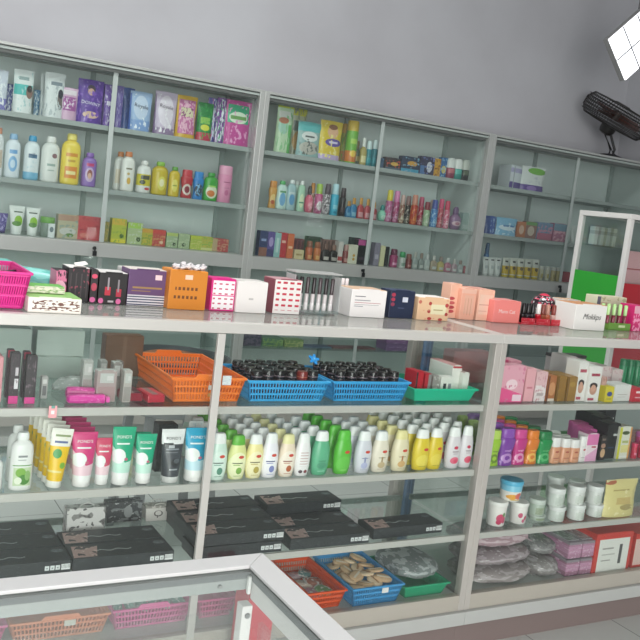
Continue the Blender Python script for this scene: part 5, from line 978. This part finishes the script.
pouch(603, 636, 479, 'pale yellow pouch with red corner standing on the third shelf', 'd8cc8c', (('d',1.22,-.9,'b0623a') if False else ('e',.1,.95,.2,.08,'b0684a'),('r',.3,.75,.34,.52,'c8b070'),('e',.62,.26,.2,.08,'a89860'),('r',.2,.7,.7,.74,'b0a060'),('n',6,.68,'e6dca8')), Y=2.03, thick=.045, name='snack_pouch', seal='d8d0a0')
# ================================================================== COUNTER, BOTTOM
B1 = S4+.0005
basket('plastic_basket', 'salmon basket at left in the counter bottom, seen through the foreground glass', .425, .665, 2.05, 2.28, S4, .058, 'e88a62', g='pink and coloured baskets on the counter', tags=((.6,.75,.028,.016,'dcd8d0'),), cell=.009)
basket('plastic_basket', 'pink basket in the counter bottom, left of the narrow post', .675, .888, 2.05, 2.27, S4, .06, 'e65aa2', g='pink and coloured baskets on the counter', cell=.009)
basket('plastic_basket', 'pink basket in the counter bottom, right of the narrow post', .905, 1.018, 2.05, 2.27, S4, .06, 'd84a8c', g='pink and coloured baskets on the counter', cell=.009, bump=False)
basket('plastic_basket', 'pink basket cut by the left edge in the counter bottom', .2, .415, 2.05, 2.27, S4, .058, 'e06aa0', g='pink and coloured baskets on the counter', cell=.009)
for i in range(6):
    o = thing('sachet', ('first','second','third','fourth','fifth','sixth')[i]+' shiny teal sachet from the left in the pink basket left of the post', 'sachet', (.70+.032*i, 2.1, S4+.036+.004*(i % 2)), .3*(i % 3-1), 'teal sachets in the pink basket')
    MB().loft([[(p[0], p[1], zz) for p in ring(.013*q, .035*q, 0, 3, 12)] for zz, q in ((0,.85),(.006,1),(.014,.9),(.02,.5))]).build('sachet_body', mat('7fb0a8', (('n',5,.56,'dfe6e4'),), rough=.25), o, True); MB().box(-.01,.01,.034,.04,.006,.008).build('seal', mat('c8d8d4'), o)
X0, X1 = onY(246, 628, 1.85).x, onY(272, 628, 1.85).x; zt = onY(258, 596, 1.85).z
o = thing('gift_box', 'red box standing on the floor between the foreground counter and the long counter', 'box', ((X0+X1)/2, 1.89, .0006), 0); a = (X1-X0)/2; MB().box(-a, a, -.04, .04, 0, zt-.009).build('box_body', mat('c0283c', (('n',5,.66,'cf4a58'),), rough=.4), o, False, .002); MB().box(-a-.001, a+.001, -.041, .041, zt-.0088, zt).build('lid', mat('b82438', rough=.4), o, False, .001)
basket('plastic_basket', 'orange basket in the counter bottom with small packets inside', 1.22, 1.345, 2.015, 2.25, S4, .058, 'e0521e', g='pink and coloured baskets on the counter', cell=.008, bump=False)
basket('plastic_basket', 'blue basket in the counter bottom filled with beige puffs', 1.36, 1.535, 2.0, 2.24, S4, .062, '3a92cc', g='pink and coloured baskets on the counter', cell=.008, tags=((.66,.78,.022,.018,'e0dedc'),), bump=False)
basket('plastic_basket', 'green tray in the counter bottom under a grey plastic bag', 1.55, 1.715, 2.01, 2.24, S4, .042, '1c9c70', solid=True, g='pink and coloured baskets on the counter', bump=False)
rnd = random.Random(5)
for i in range(16):
    o = thing('powder_puff', ('first','second','third','fourth','fifth','sixth','seventh','eighth','ninth','tenth','eleventh','twelfth','thirteenth','fourteenth','fifteenth','sixteenth')[i]+' beige puff from the front in the blue bottom basket', 'puff', (1.402+.030*(i % 4)+rnd.uniform(-.003,.003), 2.05+.047*(i//4), S4+.042+.004*((i//4) % 2)+.006*(i % 4)), rnd.uniform(0, 3), 'beige puffs in the blue bottom basket')
    o.rotation_euler = (rnd.uniform(-.25,.25), rnd.uniform(-.25,.25), rnd.uniform(0,3)); c = ('e2c4a0','d8b690','e8d0b0','d2b08c')[i % 4]
    MB().loft([ring(.029*q, .021*q, zz, 2, 18) for zz, q in ((-.004,.85),(-.002,.97),(.002,1),(.0045,.9),(.006,.6))]).build('puff_body', mat(c, rough=.8), o, True)
    MB().box(-.02, .02, -.003, .003, .0062, .0072).build('ribbon', mat(('b48c68','e0d4c0')[i % 2], rough=.6), o)
for i in range(6):
    o = thing('packet', ('first','second','third','fourth','fifth','sixth')[i]+' small mixed packet from the front in the orange bottom basket', 'packet', (1.266+.034*(i % 2), 2.065+.06*(i//2), S4+.026+.004*(i % 2)), 0, 'packets in the orange bottom basket'); o.rotation_euler = (.1, .15*(-1)**i, .5*i)
    c = ('c890a0','7a9a6a','d8c8b8','a06a5a','c8a8b0','6a8a8a')[i]
    MB().loft([[(p[0], p[1], zz) for p in ring(.02*q, .026*q, 0, 3.5, 14)] for zz, q in ((0,.9),(.004,1),(.009,1),(.013,.8))]).build('packet_body', mat(c, (('n',4,.58,'e8e0dc'),), rough=.3), o, True); MB().box(-.018,.018,.025,.031,.005,.007).build('seal', mat('d8d4d0', rough=.3), o)
def plastic_bag(label, x, y, z, w, d, h, col, fleck, seed, alpha=1, rough=.25, rz=0):
    rnd = random.Random(seed); m = MB(); rr = []; n = 20
    for i in range(13):
        u = i/12; q = .55+.45*math.sin(PI*min(max(u,.02),.98))**.5; x_ = -w/2+w*u; ringp = []
        for k in range(n):
            a_ = 2*PI*k/n; c, s_ = math.cos(a_), math.sin(a_)
            yy = d/2*q*math.copysign(abs(c)**.7, c)*(1+rnd.uniform(-.06,.06)); zz = h/2+h/2*q*math.copysign(abs(s_)**.8, s_)*(1+rnd.uniform(-.12,.12))
            ringp.append((x_, yy, max(zz, .0005)))
        rr.append(ringp)
    o = thing('plastic_bag', label, 'bag', (x, y, z+.0006), rz, 'plastic bag packs in the counter bottom')
    m.loft(rr).build('bag_body', mat(col, (('n',5,.54,fleck),('n',14,.68,'c4c0c0')), rough, alpha=alpha), o, True)
    MB().hexa([(w*.49,-d*.3,h*.35),(w*.56,-d*.36,h*.2),(w*.56,d*.36,h*.2),(w*.49,d*.3,h*.35),(w*.49,-d*.3,h*.4),(w*.56,-d*.36,h*.24),(w*.56,d*.36,h*.24),(w*.49,d*.3,h*.4)]).build('folded_end', mat(col, rough=rough, alpha=alpha), o)
    return o
plastic_bag('grey see-through bag lying on the green tray in the counter bottom', 1.625, 2.12, S4+.0425, .15, .2, .055, '7e8686', 'b4baba', 4, .92)
Z0 = S4
plastic_bag('lowest silvery plastic bag behind the right counter glass', 1.95, 2.1, Z0, .25, .19, .056, '8f8686', 'aaa2a2', 11)
plastic_bag('pinkish plastic bag second from the bottom, right counter', 1.94, 2.1, Z0+.062, .25, .18, .05, '8e8286', 'aba0a4', 12, rz=.05)
plastic_bag('rosy plastic bag on top of the left pile, right counter', 1.93, 2.11, Z0+.118, .25, .17, .052, 'a88c94', 'c8b2b8', 13, rz=-.05)
plastic_bag('flat grey plastic bag right of the silvery pile', 2.145, 2.1, Z0, .11, .18, .062, '85807f', '9e9a9a', 14)
plastic_bag('dark grey plastic bag leaning under the pink packs', 2.145, 2.12, Z0+.068, .11, .17, .05, '777676', '929090', 15, rz=-.05)
for j in range(2):
    for i in range(3):
        o = thing('tissue_pack', ('left','middle','right')[i]+' pink wrapped pack in the '+('lower','upper')[j]+' row, right counter bottom', 'pack', (2.245+.0645*i, 2.1, Z0+.001+.062*j+(.0 if j == 0 else .0)), 0, 'pink wrapped packs in the counter bottom')
        MB().box(-.030, .030, -.085, .1, 0, .058).build('pack_body', mat(('9a6f86','a87a94')[j], (('r',0,1,.3,.75,'b888a4'),('n',6,.6,'c8a4b8'),('r',0,1,.86,1,'8a8088')), rough=.25), o, False, .004)
        MB().box(-.026, .026, -.07, .085, .0582, .0612).build('wrap_fold', mat('8f8a90', (('n',5,.55,'b4b0b4'),), rough=.2), o)
for i, (l, r, lb) in enumerate(((594,632,'red carton with large white label in the right counter bottom'),(634,660,'red carton cut by the right edge in the right counter bottom'))):
    carton(l, r, 533, lb, 'c43a32', (('r',.1,.92,.0,.86,'dcdcd6'),('r',.66,.74,.2,.7,'4a4a4a'),('r',.2,.5,.6,.64,'9a9a94'),('r',.2,.55,.45,.48,'b0b0aa'),('r',.2,.45,.3,.33,'9a9a94')) if i == 0 else (('r',.0,.5,.1,.86,'d8b8b0'),), Y=2.01, z=S4, d=.22, name='storage_carton', flap='c83c34')
# ================================================================== BEHIND THE COUNTER
# white framed showcase: its left side (green panel) faces the camera, its front starts at the picture edge
SX, SY, SW, SD, SZ, SM_ = 3.2, 2.86, .95, .325, 1.448, 1.16
o = thing('showcase', 'white framed glass showcase behind the counter with green side panel', 'showcase', (SX, SY, 0), 0); p = .024; WH = mat('cfcdca', rough=.4)
for x in (0, SW-p):
    for y in (0, SD-p): MB().box(x, x+p, y, y+p, .05, SZ-.0245).build('post', WH, o, False, .002)
fr = MB(); fr.box(0, SW, 0, p, SZ-.024, SZ); fr.box(0, SW, SD-p, SD, SZ-.024, SZ); fr.box(0, p, p, SD-p, SZ-.024, SZ); fr.box(SW-p, SW, p, SD-p, SZ-.024, SZ); fr.build('top_frame', WH, o, False, .0015)
MB().box(p, SW-p, p, SD-p, SZ-.016, SZ-.010).build('top_panel', mat('7f8b88', rough=.5), o)
MB().box(.006, .010, p+.001, SD-p-.001, SM_, SZ-.025).build('side_glass', GD, o)
MB().box(.004, .010, p+.001, SD-p-.001, .62, SM_-.001).build('side_panel', mat('2f9a34', rough=.45), o)
MB().box(.004, .010, p+.001, SD-p-.001, .05, .6195).build('side_panel', mat('97a19d', rough=.45), o)
MB().box(p+.001, SW-p-.001, .006, .010, 1.131, SZ-.025).build('front_glass', GD, o)
MB().box(p+.001, SW-p-.001, .004, .010, .72, 1.13).build('front_panel', mat('a8202c', rough=.45), o)
MB().box(p+.001, SW-p-.001, .004, .010, .05, .7195).build('front_panel', mat('97a19d', rough=.45), o)
MB().box(p+.001, SW-p-.001, SD-.012, SD-.008, .05, SZ-.025).build('back_panel', mat('8a9894', rough=.5), o)
MB().box(SW-.012, SW-.008, p+.001, SD-p-.001, .05, SZ-.025).build('side_panel', mat('6f7a77', rough=.5), o)
MB().box(p+.001, SW-p-.001, .03, SD-.03, 1.283, 1.289).build('shelf', GS, o)
MB().box(p+.001, SW-p-.001, .03, SD-.03, 1.124, 1.130).build('shelf', mat('9aa6a2'), o)
MB().box(0, SW, 0, SD, 0, .0495).build('plinth', WH, o)
for i in range(4):
    rt = ray(594+6.2*i, 233).x/ray(594+6.2*i, 233).y; X = 3.33
    o = thing('carton', ('first','second','third','fourth')[i]+' pale boxed item from the left in the white framed showcase', 'box', (rt*(SY+SD-.05), SY+SD-.05, 1.2895), 0, 'pale boxed items in the showcase')
    MB().box(-.012, .012, -.018, .018, 0, .086).build('carton_body', mat('b4c0ba', (('r',0,1,.6,.8,'98a49e'),)), o, False, .001); MB().box(-.011, .011, -.017, .017, .0862, .088).build('top_flap', mat('c0c8c4'), o)
rt = ray(640, 250).x/ray(640, 250).y
o = thing('poster_board', 'pale pink board with red stripe inside the showcase at the right edge', 'board', (3.32, SY+.05, 1.1306), 0); MB().box(-.07, .16, 0, .012, 0, .15).build('board', mat('d8a0a4', (('r',0,1,.42,.46,'a83a44'),), rough=.5), o, False, .001); MB().box(-.03, .1, .0125, .05, 0, .004).build('stand_foot', mat('b88088'), o)
# blue upright, tub on stool, brown box: seen through the counter
o = thing('blue_upright', 'tall narrow blue roll standing behind the counter', 'roll', (onY(405, 500, 2.75).x, 2.75, 0), 0)
MB().loft([ring(.028*q, .028*q, z_, 2, 18) for z_, q in ((0.012,.98),(.015,1),(.9,1),(.903,.98))]).build('roll', mat('31557f', (('g',3,1,.4,1,'486f9c'),), rough=.4), o, True)
for z_ in (0, .9035): MB().loft([ring(.031*q, .031*q, z_+zz, 2, 18) for zz, q in ((0,.95),(.002,1),(.009,1),(.0115,.9))]).build('end_cap', mat('6f7f8c'), o, True)
o = thing('stool', 'grey plastic stool behind the counter under the dark tub', 'stool', (1.15, 3.05, 0), 0); SM = mat('8b8f90', rough=.5)
MB().loft([ring(.17*q, .17*q, .5+zz, 2.5, 24) for zz, q in ((0,.97),(.004,1),(.02,1),(.024,.97))]).build('seat', SM, o, True)
for sx in (-1, 1):
    for sy_ in (-1, 1): MB().bar((sx*.15, sy_*.15, 0), (sx*.115, sy_*.115, .499), .03).build('leg', SM, o)
o = thing('round_tub', 'dark round tub with brown contents behind the orange basket', 'tub', (1.15, 3.05, .5255), 0)
MB().loft([ring(.2*q, .2*q, zz, 2, 32) for zz, q in ((0,.7),(.004,.74),(.16,.98),(.17,1.03),(.18,1.03),(.18,.97),(.16,.93),(.02,.7))]).build('tub_body', mat('3c4446', rough=.4), o, True)
MB().loft([ring(.19*q, .19*q, zz, 2, 32) for zz, q in ((.13,.88),(.16,.85),(.178,.6),(.186,.25))]).build('contents', mat('8a5a38', (('n',6,.55,'5e3c26'),), rough=.7), o, True)
carton(104, 144, 336, 'brown cardboard box behind the clear lipstick boxes', '6e5644', (('r',.45,.55,0,1,'7a6250'),), Y=2.33, z=S1, d=.045, name='cardboard_box', flap='6a4a34')
# ================================================================== FAN ON THE CABINET
fy = 4.62; ctr = onY(616, 116, fy)
o = thing('table_fan', 'dark dusty table fan standing on the right cabinet, head tilted', 'fan', (onY(611, 152, fy).x, fy, ZT+.0006), 0)
nrm = (RT*.46 + UP*.80 + FW*-.36).normalized(); ux = (RT*.80 - UP*.46).normalized(); ux = (ux - nrm*ux.dot(nrm)).normalized(); uy = nrm.cross(ux)
loc = Vector(o.location); C0 = ctr - loc
def fp(a, r, h_): return C0 + ux*r*math.cos(a) + uy*r*math.sin(a) + nrm*h_
FM = mat('2b2a29', rough=.45); RF = .25
cg = MB()
for h_, r in ((-.075,RF*.86),(-.055,RF*.97),(-.035,RF*.985),(-.012,RF),(.012,RF),(.035,RF*.985),(.055,RF*.97),(.075,RF*.86),(.08,RF*.55),(-.08,RF*.55)):
    cg.tube([fp(2*PI*k/36, r, h_) for k in range(37)], .003 if abs(h_) > .01 else .0075, 6)
for k in range(64):
    a = 2*PI*k/64
    cg.tube([fp(a, RF*.2, .084), fp(a, RF*.6, .08), fp(a, RF*.86, .075), fp(a, RF*.99, .03), fp(a, RF*.99, -.03), fp(a, RF*.86, -.075), fp(a, RF*.6, -.08), fp(a, RF*.2, -.08)], .0022, 4)
cg.build('cage', FM, o, True)
MB().loft([[fp(2*PI*k/20, RF*.24*q, h_) for k in range(20)] for h_, q in ((.08,.9),(.088,1),(.092,.8))]).build('cage_badge', mat('4a4644'), o, True)
MB().loft([[fp(2*PI*k/20, .058*q, h_) for k in range(20)] for h_, q in ((-.08,1),(-.11,.98),(-.135,.8),(-.145,.4))]).build('motor', mat('242322', rough=.4), o, True)
MB().loft([[fp(2*PI*k/16, .03*q, h_) for k in range(16)] for h_, q in ((-.03,1),(.03,1),(.04,.6))]).build('hub', mat('3a2a26'), o, True)
for i in range(3):
    a0 = 2*PI*i/3; b_ = MB(); rows = []
    for r in (.03, .08, .14, .19):
        for s_ in (-.45, -.15, .15, .45): rows.append(fp(a0+s_*(1.1-.2*r/.19), r, .024*s_/.45))
    rr = []
    for k in range(4): rr.append([rows[k*4+j] + nrm*.0012 for j in range(4)] + [rows[k*4+j] - nrm*.0012 for j in range(3, -1, -1)])
    b_.loft(rr).build('blade', mat('5a3228', rough=.35, alpha=1), o, True)
lr = Vector((0,0,0))
for sx in (-1, 1):
    MB().tube([C0 - nrm*.075 + ux*.03*sx, C0 - nrm*.10 + ux*.03*sx + Vector((0,0,-.03)), Vector((.02*sx+.012, 0, .075)), Vector((.02*sx, 0, .03)), Vector((.02*sx-.01, -.0, .012))], .0095, 10).build('neck', mat('1d1e20', rough=.35), o, True)
MB().loft([ring(.12*q, .085*q, zz, 2.4, 28, -.015) for zz, q in ((0,.98),(.006,1),(.02,.96),(.034,.6),(.04,.35))]).build('base', mat('1f2022', rough=.4), o, True)
MB().tube([C0 - nrm*.08 - ux*.05, C0 - nrm*.13 - ux*.02, Vector((.0, .02, .1)), Vector((.05, .03, .06)), Vector((.12, .02, .02)), Vector((.2, .0, .012)), Vector((.3, .02, .006))], .0035, 8).build('power_cord', mat('26282a'), o, True)
# ================================================================== TILTED LIGHT PANEL
LY = 3.95
q0 = onY(609, 39, LY); e1 = (onY(640, 12, LY)-q0).normalized(); e2 = (onY(627, 80, LY)-q0)
c2 = e2.length/2; e2.normalize(); e2 = (e2 - e1*e1.dot(e2)).normalized(); n_ = e1.cross(e2).normalized()
if n_.y > 0: n_ = -n_
o = thing('light_panel', 'bright white grid light panel hanging tilted in the upper right corner', 'light', tuple(q0), 0); c1 = c2*.95; NC = 3
def lp(u, v, d_): return e1*u + e2*v - n_*d_
def slab(u0, u1, v0, v1, d0, d1): return MB().hexa([lp(u0,v0,d0),lp(u1,v0,d0),lp(u1,v1,d0),lp(u0,v1,d0),lp(u0,v0,d1),lp(u1,v0,d1),lp(u1,v1,d1),lp(u0,v1,d1)])
slab(.001, NC*c1-.001, .001, 2*c2-.001, .012, .05).build('housing', mat('8a8a8a', rough=.4), o)
for i in range(NC):
    for j in range(2): slab(i*c1+.004, (i+1)*c1-.004, j*c2+.004, (j+1)*c2-.004, .004, .0115).build('light_cell', mat('f4f6fa', emit=2.2), o)
for j in (1,): slab(.0, NC*c1, j*c2-.003, j*c2+.003, -.002, .0035).build('divider', mat('6a6c6e'), o)
for i in range(1, NC):
    for j in range(2): slab(i*c1-.003, i*c1+.003, j*c2+.0035, (j+1)*c2-.0035, -.002, .0035).build('divider', mat('6a6c6e'), o)
for u in (2.45*c1, 2.9*c1):
    p0 = lp(u, .02, .05); MB().tube([p0, Vector((p0.x, p0.y, ZC-q0.z))], .004, 8).build('hanging_rod', mat('6a6c6e', metal=.6), o)
# ================================================================== LIGHT
w = bpy.data.worlds.new('daylight'); SC.world = w; w.use_nodes = True
bg = w.node_tree.nodes['Background']; bg.inputs[0].default_value = (.86, .93, 1, 1); bg.inputs[1].default_value = .6
def area(name, loc, target, sx, sy_, power, col):
    l = bpy.data.lights.new(name, 'AREA'); l.shape = 'RECTANGLE'; l.size = sx; l.size_y = sy_; l.energy = power; l.color = col
    ob = bpy.data.objects.new(name, l); COL.objects.link(ob); ob.location = loc
    ob.rotation_euler = (Vector(target)-Vector(loc)).to_track_quat('-Z', 'Y').to_euler(); return ob
area('shopfront_daylight', (-.75, YF-.12, 1.45), (-.75, 5, 1.45), 3.65, 2.8, 300, (1, .985, .96))
area('overhead_fill', (1.0, 2.5, ZC-.06), (1.0, 2.5, 0), 3.4, .5, 75, (.97, 1, .98))  # added unseen fill from above, brightens cabinet interiors and floor behind counter
SC.cycles.transparent_max_bounces = 40; SC.cycles.max_bounces = 14; SC.cycles.caustics_reflective = False; SC.cycles.caustics_refractive = False
SC.view_settings.view_transform = 'Standard'; SC.view_settings.look = 'None'; SC.view_settings.gamma = 1; SC.view_settings.exposure = 0; SC.view_settings.use_curve_mapping = False
